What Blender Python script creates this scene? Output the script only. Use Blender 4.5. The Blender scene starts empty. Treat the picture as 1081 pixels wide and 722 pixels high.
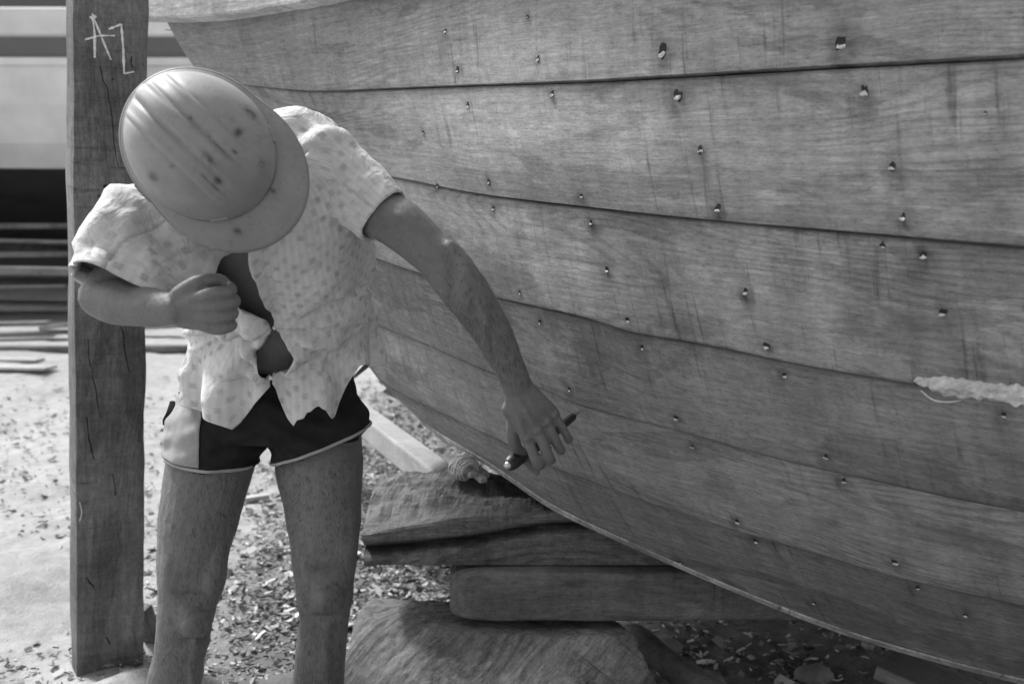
import bpy, bmesh, math, random
import numpy as np
from mathutils import Vector, Matrix, noise
from mathutils.bvhtree import BVHTree
random.seed(7)
C = bpy.context.scene
COL = C.collection
# ------------------------------------------------------------------ camera
FPX = 1201.0; CAMZ = 1.33; PITCH = math.radians(6.22)
cam = bpy.data.objects.new('camera', bpy.data.cameras.new('camera')); COL.objects.link(cam)
cam.location = (0, 0, CAMZ); cam.rotation_euler = (math.pi/2 - PITCH, 0, 0)
cam.data.sensor_width = 36; cam.data.lens = FPX/1081*36
cam.data.clip_start = .05; cam.data.clip_end = 1000
cam.data.dof.use_dof = True; cam.data.dof.focus_distance = 2.35; cam.data.dof.aperture_fstop = 4.0
C.camera = cam
def P(px, py, Y):
    """world point at depth Y (metres ahead) on the sight line of a spot in the picture"""
    x = (px-540.5)/FPX; y = -(py-361)/FPX
    c, s = math.cos(PITCH), math.sin(PITCH)
    d = Vector((x, c + y*s, y*c - s))
    return Vector((0, 0, CAMZ)) + d*(Y/d.y)
def pxm(Y): return FPX/Y
# ------------------------------------------------------------------ light
SUN = Vector((-.50, .36, .80)).normalized()
w = bpy.data.worlds.new("World"); C.world = w; w.use_nodes = True
nt = w.node_tree; bg = nt.nodes['Background']
sky = nt.nodes.new('ShaderNodeTexSky'); sky.sky_type = 'NISHITA'; sky.sun_disc = False
sky.sun_elevation = math.asin(SUN.z); sky.sun_rotation = math.atan2(SUN.x, SUN.y)
sky.dust_density = 3.0
bw = nt.nodes.new('ShaderNodeRGBToBW')
nt.links.new(sky.outputs[0], bw.inputs[0]); nt.links.new(bw.outputs[0], bg.inputs[0]); bg.inputs[1].default_value = .15
sl = bpy.data.lights.new('sun', 'SUN'); sl.energy = 2.3; sl.angle = math.radians(8)
so = bpy.data.objects.new('sun', sl); COL.objects.link(so); so.rotation_euler = SUN.to_track_quat('Z', 'Y').to_euler()
C.view_settings.view_transform = 'Standard'; C.view_settings.look = 'None'
C.view_settings.exposure = 0.90; C.view_settings.gamma = 1
# ------------------------------------------------------------------ node helpers
class N:
    def __init__(s, name, rough=.8, spec=.3):
        s.m = bpy.data.materials.new(name); s.m.use_nodes = True; s.t = s.m.node_tree
        s.b = s.t.nodes['Principled BSDF']; s.b.inputs['Roughness'].default_value = rough
        s.b.inputs['Specular IOR Level'].default_value = spec
    def n(s, k, **kw):
        x = s.t.nodes.new(k)
        for a, b in kw.items(): setattr(x, a, b)
        return x
    def l(s, a, b): s.t.links.new(a, b)
    def coord(s, kind='Object', scale=(1,1,1), loc=(0,0,0), rot=(0,0,0)):
        tc = s.n('ShaderNodeTexCoord'); mp = s.n('ShaderNodeMapping')
        mp.inputs['Scale'].default_value = scale; mp.inputs['Location'].default_value = loc; mp.inputs['Rotation'].default_value = rot
        s.l(tc.outputs[kind], mp.inputs[0]); return mp.outputs[0]
    def noise(s, v, scale=1, detail=4, rough=.55, dist=0):
        x = s.n('ShaderNodeTexNoise'); x.inputs['Scale'].default_value = scale; x.inputs['Detail'].default_value = detail
        x.inputs['Roughness'].default_value = rough; x.inputs['Distortion'].default_value = dist
        s.l(v, x.inputs['Vector']); return x.outputs[0]
    def rng(s, f, a, b, c=0, d=1, smooth=False):
        x = s.n('ShaderNodeMapRange'); x.interpolation_type = 'SMOOTHSTEP' if smooth else 'LINEAR'
        x.inputs[1].default_value = a; x.inputs[2].default_value = b; x.inputs[3].default_value = c; x.inputs[4].default_value = d
        s.l(f, x.inputs[0]); return x.outputs[0]
    def ma(s, op, a, b=None, c=None):
        x = s.n('ShaderNodeMath', operation=op)
        for i, v in enumerate((a, b, c)):
            if v is None: continue
            if isinstance(v, (int, float)): x.inputs[i].default_value = v
            else: s.l(v, x.inputs[i])
        return x.outputs[0]
    def attr(s, name):
        x = s.n('ShaderNodeAttribute'); x.attribute_name = name; return x.outputs['Fac']
    def col(s, f): s.l(f, s.b.inputs['Base Color'])
    def bump(s, h, strength=.3, dist=.002):
        x = s.n('ShaderNodeBump'); x.inputs['Strength'].default_value = strength; x.inputs['Distance'].default_value = dist
        s.l(h, x.inputs['Height']); s.l(x.outputs[0], s.b.inputs['Normal'])
def plain(name, v, rough=.8, var=.15, sc=12, spec=.3, bump=.0, metallic=0):
    s = N(name, rough, spec); c = s.coord()
    a = s.noise(c, sc, 6, .6); s.col(s.rng(a, .3, .7, v*(1-var), v*(1+var)))
    if bump: s.bump(s.noise(c, sc*5, 5), bump, .003)
    s.b.inputs['Metallic'].default_value = metallic
    return s.m
def wood(name, base, kind='Object', axis=0, contrast=.35, streak=.35, stain_shade=False, fine=1.0, bump=.35, patch=.25, rough=.75, spec=.2, saw=0):
    """grain runs along 'axis' of the coordinate system (metres)"""
    s = N(name, rough, spec)
    def sc(al, ac): 
        v = [ac]*3; v[axis] = al; return tuple(v)
    oi = s.n('ShaderNodeObjectInfo')
    tc = s.n('ShaderNodeTexCoord'); add = s.n('ShaderNodeVectorMath', operation='ADD')
    r10 = s.ma('MULTIPLY', oi.outputs['Random'], 17.0)
    s.l(tc.outputs[kind], add.inputs[0])
    if kind == 'Object': s.l(r10, add.inputs[1])
    def mp(scale, rot=(0,0,0)):
        m = s.n('ShaderNodeMapping'); m.inputs['Scale'].default_value = scale; m.inputs['Rotation'].default_value = rot
        s.l(add.outputs[0], m.inputs[0]); return m.outputs[0]
    fib = s.noise(mp(sc(13*fine, 150*fine)), 1, 7, .78, .2)
    fib2 = s.noise(mp(sc(3.2, 55)), 1, 5, .62, .5)
    warp = s.noise(mp(sc(.9, 3.6)), 1, 2, .45)
    sep = s.n('ShaderNodeSeparateXYZ'); s.l(add.outputs[0], sep.inputs[0])
    ax = 1 if axis != 1 else 0
    ring = s.ma('SINE', s.ma('ADD', s.ma('MULTIPLY', sep.outputs[ax], 330.0), s.ma('MULTIPLY', warp, 190.0)))
    low = s.noise(mp(sc(2.6, 4.2)), 1, 6, .62)
    mott = s.noise(mp(sc(38, 70)), 1, 6, .8)
    pt = s.noise(mp(sc(1.6, 5.5)), 1, 7, .62, .6)
    fleck = s.noise(mp(sc(45, 300)), 1, 3, .7)
    pale = s.noise(mp(sc(60, 160)), 1, 2, .6)
    st = s.noise(mp(sc(58, 3.4), (0, 0, .22)), 1, 6, .68)
    st2 = s.noise(mp(sc(14, 1.6), (0, 0, .22)), 1, 5, .6)
    stm = s.noise(mp(sc(2.0, 2.6)), 1.3, 3, .5)
    v = s.rng(fib, .25, .75, 1-contrast*.55, 1+contrast*.55)
    v = s.ma('MULTIPLY', v, s.rng(fib2, .25, .75, 1-contrast*.30, 1+contrast*.25))
    rm = s.rng(s.noise(mp(sc(1.3, 3)), 1, 2), .45, .62, .15, 1, True)
    v = s.ma('MULTIPLY', v, s.ma('SUBTRACT', 1.0, s.ma('MULTIPLY', rm, s.rng(ring, -.2, 1, 0, contrast*.34, True))))
    v = s.ma('MULTIPLY', v, s.rng(low, .3, .7, 1-patch, 1+patch))
    v = s.ma('MULTIPLY', v, s.rng(mott, .32, .68, 1-contrast*.42, 1+contrast*.42))
    v = s.ma('MULTIPLY', v, s.ma('MULTIPLY', s.rng(pt, .545, .575, 1, 1-contrast*.40, True), s.rng(pt, .38, .43, 1+contrast*.24, 1, True)))
    v = s.ma('MULTIPLY', v, s.rng(fleck, .62, .74, 1, 1-contrast*.95))
    spk = s.noise(mp(sc(110, 210)), 1, 2, .6)
    v = s.ma('MULTIPLY', v, s.rng(spk, .56, .68, 1, 1-contrast*.38)); v = s.ma('MULTIPLY', v, s.rng(spk, .28, .40, 1+contrast*.22, 1))
    v = s.ma('ADD', v, s.rng(pale, .74, .82, 0, .35))
    cut = s.ma('MULTIPLY', s.rng(st, .53, .70, 0, 1, True), s.rng(stm, .44, .60, 0, 1, True))
    v = s.ma('MULTIPLY', v, s.rng(cut, 0, 1, 1, 1-streak))
    v = s.ma('MULTIPLY', v, s.rng(st2, .35, .65, 1-streak*.34, 1+streak*.16))
    if saw:
        sw = s.noise(mp(sc(230, 5.0)), 1, 4, .6); v = s.ma('MULTIPLY', v, s.rng(sw, .3, .7, 1-saw, 1+saw))
    if stain_shade: v = s.ma('MULTIPLY', v, s.ma('SUBTRACT', 1.0, s.attr('stain_shade')))
    s.col(s.ma('MULTIPLY', v, base))
    h = s.ma('ADD', s.ma('MULTIPLY', fib, .6), s.ma('MULTIPLY', fib2, .5))
    h = s.ma('SUBTRACT', s.ma('ADD', h, s.ma('MULTIPLY', mott, .5)), s.ma('MULTIPLY', cut, .3))
    s.bump(h, bump, .0022)
    return s.m
# ------------------------------------------------------------------ mesh helpers
def link(name, verts, faces, mat, parent=None, smooth=False, uvs=None, attrs=None):
    me = bpy.data.meshes.new(name); me.from_pydata([tuple(v) for v in verts], [], faces)
    if mat: me.materials.append(mat)
    if uvs is not None:
        ul = me.uv_layers.new(name='UVMap'); li = np.empty(len(me.loops), dtype=np.int32); me.loops.foreach_get('vertex_index', li)
        ul.data.foreach_set('uv', np.array(uvs, dtype=np.float32)[li].ravel())
    if attrs:
        for k, a in attrs.items():
            at = me.attributes.new(k, 'FLOAT', 'POINT'); at.data.foreach_set('value', np.array(a, dtype=np.float32))
    if smooth: me.polygons.foreach_set('use_smooth', [True]*len(me.polygons))
    me.update()
    o = bpy.data.objects.new(name, me); COL.objects.link(o)
    if parent: o.parent = parent
    return o
def tag(o, label=None, cat=None, group=None, kind=None):
    if label: o['label'] = label
    if cat: o['category'] = cat
    if group: o['group'] = group
    if kind: o['kind'] = kind
    return o
def empty(name, label, cat, group=None, loc=None):
    o = bpy.data.objects.new(name, None); COL.objects.link(o); o.empty_display_size = .1
    return tag(o, label, cat, group)
class MB:
    def __init__(s): s.v = []; s.f = []; s.uv = []
    def add(s, v, f, uv=None):
        n = len(s.v); s.v += [Vector(x) for x in v]; s.f += [tuple(i+n for i in q) for q in f]
        s.uv += uv if uv else [(0, 0)]*len(v)
    def grid(s, rows, closeu=False, uv=None, flip=False):
        m = len(rows[0]); v = [p for r in rows for p in r]; f = []
        for i in range(len(rows)-1):
            for j in range(m if closeu else m-1):
                a = i*m+j; b = i*m+(j+1) % m; q = (a, b, b+m, a+m); f.append(q[::-1] if flip else q)
        s.add(v, f, uv)
    def box(s, c, ax, half):
        """c centre, ax three unit vectors, half sizes"""
        v = []
        for i in (-1, 1):
            for j in (-1, 1):
                for k in (-1, 1): v.append(c + ax[0]*half[0]*i + ax[1]*half[1]*j + ax[2]*half[2]*k)
        s.add(v, [(0,1,3,2),(4,6,7,5),(0,4,5,1),(2,3,7,6),(0,2,6,4),(1,5,7,3)])
    def tube(s, pts, rad, n=12, sub=4, cap=True, up=None):
        pts = [Vector(p) for p in pts]; rad = [r if isinstance(r, tuple) else (r, r) for r in rad]
        P_, R_ = [], []
        for i in range(len(pts)-1):
            p0 = pts[max(i-1, 0)]; p1 = pts[i]; p2 = pts[i+1]; p3 = pts[min(i+2, len(pts)-1)]
            for k in range(sub):
                t = k/sub; P_.append(cr(p0, p1, p2, p3, t)); 
                q = t*t*(3-2*t) if len(pts) > 2 else t
                R_.append((rad[i][0]*(1-q)+rad[i+1][0]*q, rad[i][1]*(1-q)+rad[i+1][1]*q))
        P_.append(pts[-1]); R_.append(rad[-1])
        up = Vector(up) if up else Vector((.13, -.98, .1)); rows = []
        for i, p in enumerate(P_):
            t = (P_[min(i+1, len(P_)-1)] - P_[max(i-1, 0)]).normalized()
            a = (up - t*up.dot(t))
            if a.length < .05: a = Vector((1, 0, .2)) - t*t.x
            a.normalize(); b = t.cross(a)
            rows.append([p + b*R_[i][0]*math.cos(2*math.pi*j/n) + a*R_[i][1]*math.sin(2*math.pi*j/n) for j in range(n)])
        if cap:
            t0 = (P_[0]-P_[1]).normalized(); t1 = (P_[-1]-P_[-2]).normalized()
            def dome(row, c, t, r):
                return [[c + (q-c)*math.cos(a) + t*r*math.sin(a) for q in row] for a in (.5, .95, 1.3)]
            r0 = min(R_[0]); r1 = min(R_[-1])
            rows = dome(rows[0], P_[0], t0, r0)[::-1] + rows + dome(rows[-1], P_[-1], t1, r1)
        base = len(s.v); s.grid(rows, closeu=True)
        m = n; s.f.append(tuple(base + j for j in range(m))[::-1]); L = base + (len(rows)-1)*m; s.f.append(tuple(L+j for j in range(m)))
    def ball(s, c, ax, r, n=14):
        rows = []
        for i in range(1, n):
            a = math.pi*i/n
            rows.append([c + ax[0]*r[0]*math.sin(a)*math.cos(b) + ax[1]*r[1]*math.sin(a)*math.sin(b) + ax[2]*r[2]*math.cos(a) for b in [2*math.pi*j/(n*2) for j in range(n*2)]])
        base = len(s.v); s.grid(rows, closeu=True); m = n*2
        s.f.append(tuple(base+j for j in range(m))[::-1]); L = base+(len(rows)-1)*m; s.f.append(tuple(L+j for j in range(m)))
    def build(s, name, mat, parent=None, smooth=False, uv=False):
        o = link(name, s.v, s.f, mat, parent, smooth, s.uv if uv else None)
        bm = bmesh.new(); bm.from_mesh(o.data); bmesh.ops.recalc_face_normals(bm, faces=bm.faces); bm.to_mesh(o.data); bm.free()
        return o
def cr(p0, p1, p2, p3, t):
    return .5*((2*p1) + (p2-p0)*t + (2*p0-5*p1+4*p2-p3)*t*t + (3*p1-p0-3*p2+p3)*t*t*t)
def curve(ctrl, n):
    """Catmull-Rom through points, resampled evenly to n points"""
    ctrl = [Vector(p) for p in ctrl]; d = []
    for i in range(len(ctrl)-1):
        for k in range(24): d.append(cr(ctrl[max(i-1,0)], ctrl[i], ctrl[i+1], ctrl[min(i+2,len(ctrl)-1)], k/24))
    d.append(ctrl[-1]); L = [0]
    for i in range(1, len(d)): L.append(L[-1]+(d[i]-d[i-1]).length)
    out = []; j = 0
    for i in range(n):
        s_ = L[-1]*i/(n-1)
        while j < len(L)-2 and L[j+1] < s_: j += 1
        q = (s_-L[j])/max(L[j+1]-L[j], 1e-9); out.append(d[j].lerp(d[j+1], min(q, 1)))
    return out
def interp(x, xs, ys): return float(np.interp(x, xs, ys))
def fb(p, sc=1, oct=4): return noise.fractal(Vector(p)*sc, 1.0, 2.0, oct)
def mods(o, bevel=0, seg=2, solid=0, subd=0):
    if solid: m = o.modifiers.new('s', 'SOLIDIFY'); m.thickness = solid; m.offset = 0
    if bevel: m = o.modifiers.new('b', 'BEVEL'); m.width = bevel; m.segments = seg; m.limit_method = 'ANGLE'
    if subd: m = o.modifiers.new('d', 'SUBSURF'); m.levels = subd; m.render_levels = subd
    return o
def apply(o):
    dg = bpy.context.evaluated_depsgraph_get(); dg.update()
    me = bpy.data.meshes.new_from_object(o.evaluated_get(dg)); o.modifiers.clear(); o.data = me
    return o
def timber(name, a, b, wdt, hgt, mat, parent=None, up=(0,0,1), rough=.0, seg=10, bev=.006, taper=1):
    """squared beam from a to b as a mesh in its own axes (x along the beam), slightly uneven"""
    a = Vector(a); b = Vector(b); t = (b-a).normalized(); up = Vector(up); s_ = up.cross(t).normalized(); u = t.cross(s_)
    L = (b-a).length; sd = random.random()*50; v = []; f = []
    for i in range(seg+1):
        x = L*i/seg; k = 1+(taper-1)*i/seg
        for (y, z) in ((-1,-1),(0,-1),(1,-1),(1,0),(1,1),(0,1),(-1,1),(-1,0)):
            q = Vector((x, y*wdt/2*k, z*hgt/2*k)); nn = noise.noise_vector(Vector((x*3+sd, y*2, z*2)))*rough
            v.append(q+nn)
    for i in range(seg):
        for j in range(8): f.append((i*8+j, i*8+(j+1)%8, i*8+8+(j+1)%8, i*8+8+j))
    f.append(tuple(range(8))[::-1]); f.append(tuple(seg*8+j for j in range(8)))
    o = link(name, v, f, mat, parent); 
    o.matrix_basis = Matrix((( t.x, s_.x, u.x, a.x), (t.y, s_.y, u.y, a.y), (t.z, s_.z, u.z, a.z), (0,0,0,1)))
    mods(o, bevel=bev); return o
def gz(x, y):
    """height of the beach"""
    s_ = .05*max(0, y-3.6) if y < 14 else .52 + .0*(y-14)
    return s_ + .035*fb((x, y, 0), .8, 3) + .02*fb((x+9, y, 3), 3.2, 3)
# ------------------------------------------------------------------ materials
M = {}
M['hull'] = wood('hull planking', .315, 'UV', 0, contrast=.60, streak=.50, stain_shade=True, patch=.15, bump=.5)
M['hullin'] = wood('inner timber', .20, 'Object', 0)
M['rail'] = wood('weathered pale timber', .64, 'UV', 0, contrast=.75, streak=.7, patch=.2)
M['post'] = wood('post timber', .17, 'Object', 1, contrast=.6, streak=.5, saw=.10, patch=.4, bump=.6)
M['slab'] = wood('slab timber', .17, 'Object', 0, contrast=.8, streak=.5, stain_shade=True, saw=.12, patch=.35, bump=.8)
M['block'] = wood('hewn timber', .19, 'Object', 0, contrast=.85, streak=.5, patch=.35, bump=1.0)
M['timber2'] = wood('dark timber', .16, 'Object', 0, contrast=.6, streak=.5, saw=.06, patch=.35, bump=.6)
M['prop'] = wood('pale planed timber', .33, 'Object', 0, contrast=.25, streak=.2)
M['edge'] = wood('bruised plank edge', .40, 'Object', 0, contrast=.7, streak=.8, patch=.4)
M['plank'] = wood('stacked planks', .22, 'Object', 0, contrast=.4)
M['pale'] = wood('fresh torn wood', .52, 'Object', 0, contrast=.35, streak=.4, bump=.9)
M['offcut'] = wood('offcuts', .42, 'Object', 0, contrast=.3)
M['hole'] = plain('hole dark', .03, .9)
M['filler'] = plain('putty', .62, 1.0, .35, 160, 0)
M['chalk'] = plain('chalk', .72, .95, .3, 160)
M['steel'] = plain('bright steel', .55, .35, .1, 40, .5, metallic=.8)
M['black'] = plain('black handle', .025, .45, .3, 30, .5)
M['twine'] = plain('twine', .68, .8, .25, 90, bump=.3)
M['white'] = plain('white boat paint', .74, .5, .16, 1.6)
M['stripe'] = plain('dark boat paint', .14, .5, .1, 2)
M['under'] = plain('boat bottom paint', .07, .8, .3, 2)
def m_skin():
    s = N('tanned skin', .5, .4); c = s.coord()
    a = s.noise(c, 9, 4); b = s.noise(s.coord(scale=(1,1,.35)), 420, 3, .7); d = s.noise(c, 60, 4, .6)
    v = s.ma('MULTIPLY', s.rng(a, .3, .7, .9, 1.1), s.rng(d, .3, .7, .90, 1.1))
    hair = s.rng(b, .56, .72, 0, 1, True)
    v = s.ma('MULTIPLY', v, s.rng(hair, 0, 1, 1, .55)); s.col(s.ma('MULTIPLY', v, .155))
    s.bump(s.ma('ADD', s.ma('MULTIPLY', d, 1.0), s.ma('MULTIPLY', b, .45)), .5, .003); return s.m
M['skin'] = m_skin()
def m_shirt():
    s = N('printed cotton', .9, .1); uv = s.coord('UV')
    sep = s.n('ShaderNodeSeparateXYZ'); s.l(uv, sep.inputs[0])
    u, v = sep.outputs[0], sep.outputs[1]
    # rows of short woven dashes, every second row shifted
    row = s.ma('MULTIPLY', v, 52.0); rf = s.ma('FRACT', row); ri = s.ma('FLOOR', row)
    uu = s.ma('ADD', s.ma('MULTIPLY', u, 34.0), s.ma('MULTIPLY', ri, .5)); uf = s.ma('FRACT', uu)
    dn = s.noise(uv, 300, 2, .5)
    d1 = s.ma('MULTIPLY', s.rng(s.ma('ABSOLUTE', s.ma('SUBTRACT', uf, .5)), .10, .24, 1, 0, True), s.rng(s.ma('ABSOLUTE', s.ma('SUBTRACT', rf, .5)), .20, .42, 1, 0, True))
    cell = s.n('ShaderNodeTexWhiteNoise', noise_dimensions='2D'); cb = s.n('ShaderNodeCombineXYZ'); s.l(s.ma('FLOOR', uu), cb.inputs[0]); s.l(ri, cb.inputs[1]); s.l(cb.outputs[0], cell.inputs['Vector'])
    k = s.ma('MULTIPLY', s.rng(cell.outputs[0], 0, 1, .1, 1), s.rng(dn, .35, .65, .5, 1.1))
    hatch = s.rng(s.ma('SINE', s.ma('MULTIPLY', v, 1900.0)), -1, 1, .93, 1.03); hatch2 = s.rng(s.ma('SINE', s.ma('MULTIPLY', u, 520.0)), -1, 1, .95, 1.03)
    weave = s.noise(uv, 600, 2, .6); wear = s.noise(uv, 14, 4)
    c = s.ma('SUBTRACT', .66, s.ma('MULTIPLY', s.ma('MULTIPLY', d1, k), .25))
    c = s.ma('MULTIPLY', c, s.ma('MULTIPLY', hatch, hatch2)); c = s.ma('MULTIPLY', c, s.rng(weave, .3, .7, .92, 1.05)); c = s.ma('MULTIPLY', c, s.rng(wear, .3, .7, .88, 1.06)); s.col(c)
    o_ = s.coord('Object'); w1 = s.noise(o_, 13, 3, .5, 1.5); w2 = s.noise(o_, 34, 3, .55, 1.0)
    rd = lambda f: s.ma('SUBTRACT', 1.0, s.ma('MULTIPLY', s.ma('ABSOLUTE', s.ma('SUBTRACT', f, .5)), 5.0))
    s.bump(s.ma('ADD', s.ma('ADD', s.ma('MULTIPLY', weave, .05), s.ma('MAXIMUM', rd(w1), 0)), s.ma('MULTIPLY', s.ma('MAXIMUM', rd(w2), 0), .25)), .38, .006)
    return s.m
M['shirt'] = m_shirt()
M['shorts'] = plain('black shorts cloth', .022, .85, .3, 20, .15, bump=.3)
M['panel'] = plain('grey side panel', .33, .85, .1, 60, .15, bump=.2)
M['hem'] = plain('grey hem tape', .36, .85, .1, 60, .15)
M['hair'] = plain('dark hair', .02, .6, .5, 200, .3, bump=.8)
def m_hat():
    s = N('scuffed hard hat plastic', .5, .5); c = s.coord()
    a = s.noise(c, 5, 4); sp = s.attr('smudge'); sc = s.noise(s.coord(scale=(1, .12, 1)), 90, 4, .7)
    v = s.ma('MULTIPLY', s.rng(a, .3, .7, .92, 1.08), s.rng(sp, 0, 1, 1, .25))
    v = s.ma('MULTIPLY', v, s.rng(sc, .55, .75, 1, .72)); v = s.ma('MULTIPLY', v, s.rng(s.noise(c, 17, 6, .7), .35, .7, 1.06, .84)); s.col(s.ma('MULTIPLY', v, .29))
    s.l(s.rng(a, .3, .7, .45, .6), s.b.inputs['Roughness']); s.bump(sc, .08, .001); return s.m
M['hat'] = m_hat()
def m_sand():
    s = N('beach sand', .95, .1); c = s.coord()
    a = s.noise(c, 1.2, 5); b = s.noise(c, 14, 6, .7); d = s.noise(c, 120, 5, .7)
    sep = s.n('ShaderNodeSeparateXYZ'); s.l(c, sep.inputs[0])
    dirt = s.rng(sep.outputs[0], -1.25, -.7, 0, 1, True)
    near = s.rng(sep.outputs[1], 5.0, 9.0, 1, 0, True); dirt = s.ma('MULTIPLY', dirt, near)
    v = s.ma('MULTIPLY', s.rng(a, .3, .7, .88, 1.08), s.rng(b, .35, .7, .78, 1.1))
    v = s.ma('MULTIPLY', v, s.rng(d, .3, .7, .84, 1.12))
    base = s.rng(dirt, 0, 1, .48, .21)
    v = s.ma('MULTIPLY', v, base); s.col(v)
    s.bump(s.ma('ADD', b, s.ma('MULTIPLY', d, .5)), .9, .02); return s.m
M['sand'] = m_sand()
M['chip'] = N('wood shavings', .8, .2)
_s = M['chip']; _s.col(_s.attr('tone')); M['chip'] = _s.m
M['stone'] = plain('stone', .2, .9, .3, 20, bump=.5)
# ------------------------------------------------------------------ ground
def make_ground():
    xs = sorted(set([-200,-120,-70,-40,-25,-16,-11,-8,-6,-5] + [round(-4+.03*i, 4) for i in range(int(7/.03))] + [3.2,3.6,4,5,6,8,11,16,25,40,70,120,200]))
    ys = sorted(set([-60,-30,-15,-8,-4,-2,-1,0,.6,1.2,1.6] + [round(2+.03*i, 4) for i in range(int(5/.03))] + [7.1+.12*i for i in range(50)] + [13.5,14.5,16,18,21,25,30,40,60,90,140,220,400]))
    rows = []
    for y in ys:
        r = []
        for x in xs:
            z = gz(x, y)
            if -4 < x < 3 and 2 < y < 7:
                k = interp(x, [-1.3, -.8], [.25, 1])
                z += k*(.016*fb((x, y, 7), 14, 3) + .010*fb((x, y, 1), 38, 2))
            # soft heaps of sand by the post and by the man's feet
            for (hx, hy, hr, hh) in ((-1.02, 3.02, .20, .075), (-.62, 3.05, .16, .05), (-1.9, 3.9, .5, .06)):
                d2 = ((x-hx)**2+(y-hy)**2)/hr**2; z += hh*math.exp(-d2*1.6)
            r.append((x, y, z))
        rows.append(r)
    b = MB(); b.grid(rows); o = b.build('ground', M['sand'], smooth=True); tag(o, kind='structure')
make_ground()
# ------------------------------------------------------------------ near boat
NU = 320
FV = [0, .007, .030, .055, .09, .15, .25, .35, .45, .55, .65, .75, .85, .92, .965, .985, 1.0]
NV = len(FV)-1
def seam(rows): return [P(*r) for r in rows]
S = {'T': [(172, 20, 3.5), (215, 19, 3.38), (260, 15, 3.27), (345, 1, 3.05), (450, -22, 2.7), (620, -48, 2.25), (800, -76, 2.0), (1081, -110, 1.8), (1330, -130, 1.68)],
 'A': [(216, 86, 3.5), (262, 91, 3.3), (330, 97, 3.08), (420, 94, 2.8), (500, 91, 2.52), (612, 87, 2.22), (800, 76, 1.97), (1081, 60, 1.74), (1330, 46, 1.63)],
 'B': [(290, 163, 3.5), (345, 178, 3.22), (415, 188, 2.88), (500, 205, 2.56), (612, 219, 2.23), (740, 233, 2.02), (880, 245, 1.87), (1081, 262, 1.71), (1330, 280, 1.6)],
 'C': [(338, 246, 3.5), (368, 262, 3.28), (443, 289, 2.9), (520, 313, 2.58), (612, 334, 2.28), (665, 350, 2.19), (754, 366, 2.06), (840, 384, 1.95), (960, 405, 1.83), (1081, 421, 1.74), (1330, 448, 1.63)],
 'D': [(362, 326, 3.5), (375, 335, 3.383), (438, 359, 3.084), (516, 393, 2.728), (574, 412, 2.5), (618, 430, 2.38), (715, 455, 2.21), (806, 480, 2.09), (926, 508, 1.97), (1081, 540, 1.83), (1330, 580, 1.71)],
 'E': [(376, 372, 3.5), (413, 409, 3.441), (475, 440, 3.123), (524, 463, 2.918), (586, 493, 2.712), (661, 521, 2.53), (737, 548, 2.4), (869, 586, 2.22), (947, 609, 2.13), (1081, 639, 2.0), (1330, 685, 1.85)],
 'F': [(411, 412, 3.52), (433, 432, 3.423), (460, 457, 3.277), (522, 495, 3.022), (586, 538, 2.821), (672, 578, 2.678), (759, 616, 2.56), (859, 656, 2.43), (947, 685, 2.33), (1081, 720, 2.19), (1330, 775, 2.02)]}
NAILS = [(483,74,1),(568,62,1.1),(699,55,1.7),(888,46,2.1),(494,111,1),(583,99,1.1),(716,101,1.7),(912,96,1.9),(516,192,.8),(739,158,1.2),(942,176,1.3),(614,207,.8),(758,220,1.3),(953,229,1.4),(521,220,.8),(624,235,.9),(932,259,1),(975,269,1.5),(641,285,.9),(787,308,1.1),(995,330,1.3),(549,309,.7),(570,340,.9),(663,338,.9),(809,365,1.2),(828,396,.9),(678,367,.8),(601,411,.7),(714,441,1),(731,471,.9),(872,482,1),(891,507,1.1),(778,550,1.1),(798,571,.9),(945,593,1.4),(969,620,.9),(1019,649,.9),(859,636,.8),(718,593,.7),(1060,438,1.0),(470,33,.8),(557,18,.6),(462,196,.7),(447,140,.6),(1040,120,.6)]
boat = empty('wooden_boat', 'unpainted wooden boat hull under construction, wide bare planks with plugged nail holes', 'boat')
boat.location = P(700, 300, 3.4); boat.location.z = 0
bpy.context.view_layer.update()
def par(o, p):
    """parent keeping the place in the world"""
    o.parent = p; o.matrix_parent_inverse = Matrix.Translation(-p.location) if p.parent is None else Matrix.Identity(4)
    return o
order = ['T','A','B','C','D','E','F']; CV = {k: curve(seam(S[k]), NU) for k in order}
hv, hf = [], []
strakes = []
hullpts = []
for i in range(6):
    up, lo = CV[order[i]], CV[order[i+1]]
    rows = [[up[j].lerp(lo[j], FV[k]) for j in range(NU)] for k in range(NV+1)]
    n0 = len(hv); hv += [p for r in rows for p in r]
    for k in range(NV):
        for j in range(NU-1): a = n0+k*NU+j; hf.append((a, a+1, a+NU+1, a+NU))
    strakes.append(rows)
HB = BVHTree.FromPolygons([tuple(v) for v in hv], hf)
def hit(bv, px, py):
    o = Vector((0,0,CAMZ)); d = (P(px, py, 1)-o).normalized(); r = bv.ray_cast(o, d)
    if r[0] is None: return None, None
    n = r[1] if r[1].dot(d) < 0 else -r[1]
    return r[0], n
nail_pts = [(hit(HB, x, y), s_) for x, y, s_ in NAILS]
nail_pts = [(h[0], h[1], s_) for h, s_ in nail_pts if h[0] is not None]
bigstain = [(hit(HB, x, y)[0], r) for x, y, r in ((540,290,.05),(770,262,.045),(815,368,.06),(1020,378,.06),(940,590,.05),(699,60,.05),(890,50,.05),(545,255,.04),(650,510,.05),(440,120,.04),(350,110,.05),(1010,345,.04),(600,40,.05),(640,70,.035),(470,60,.045),(330,60,.05),(400,130,.04),(830,300,.05),(900,330,.06),(960,350,.05),(1040,200,.07),(905,190,.05),(700,290,.05),(620,380,.05),(850,440,.05),(560,370,.045),(1000,470,.06),(760,510,.05),(480,390,.04),(1050,600,.05),(860,560,.05))]
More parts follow.
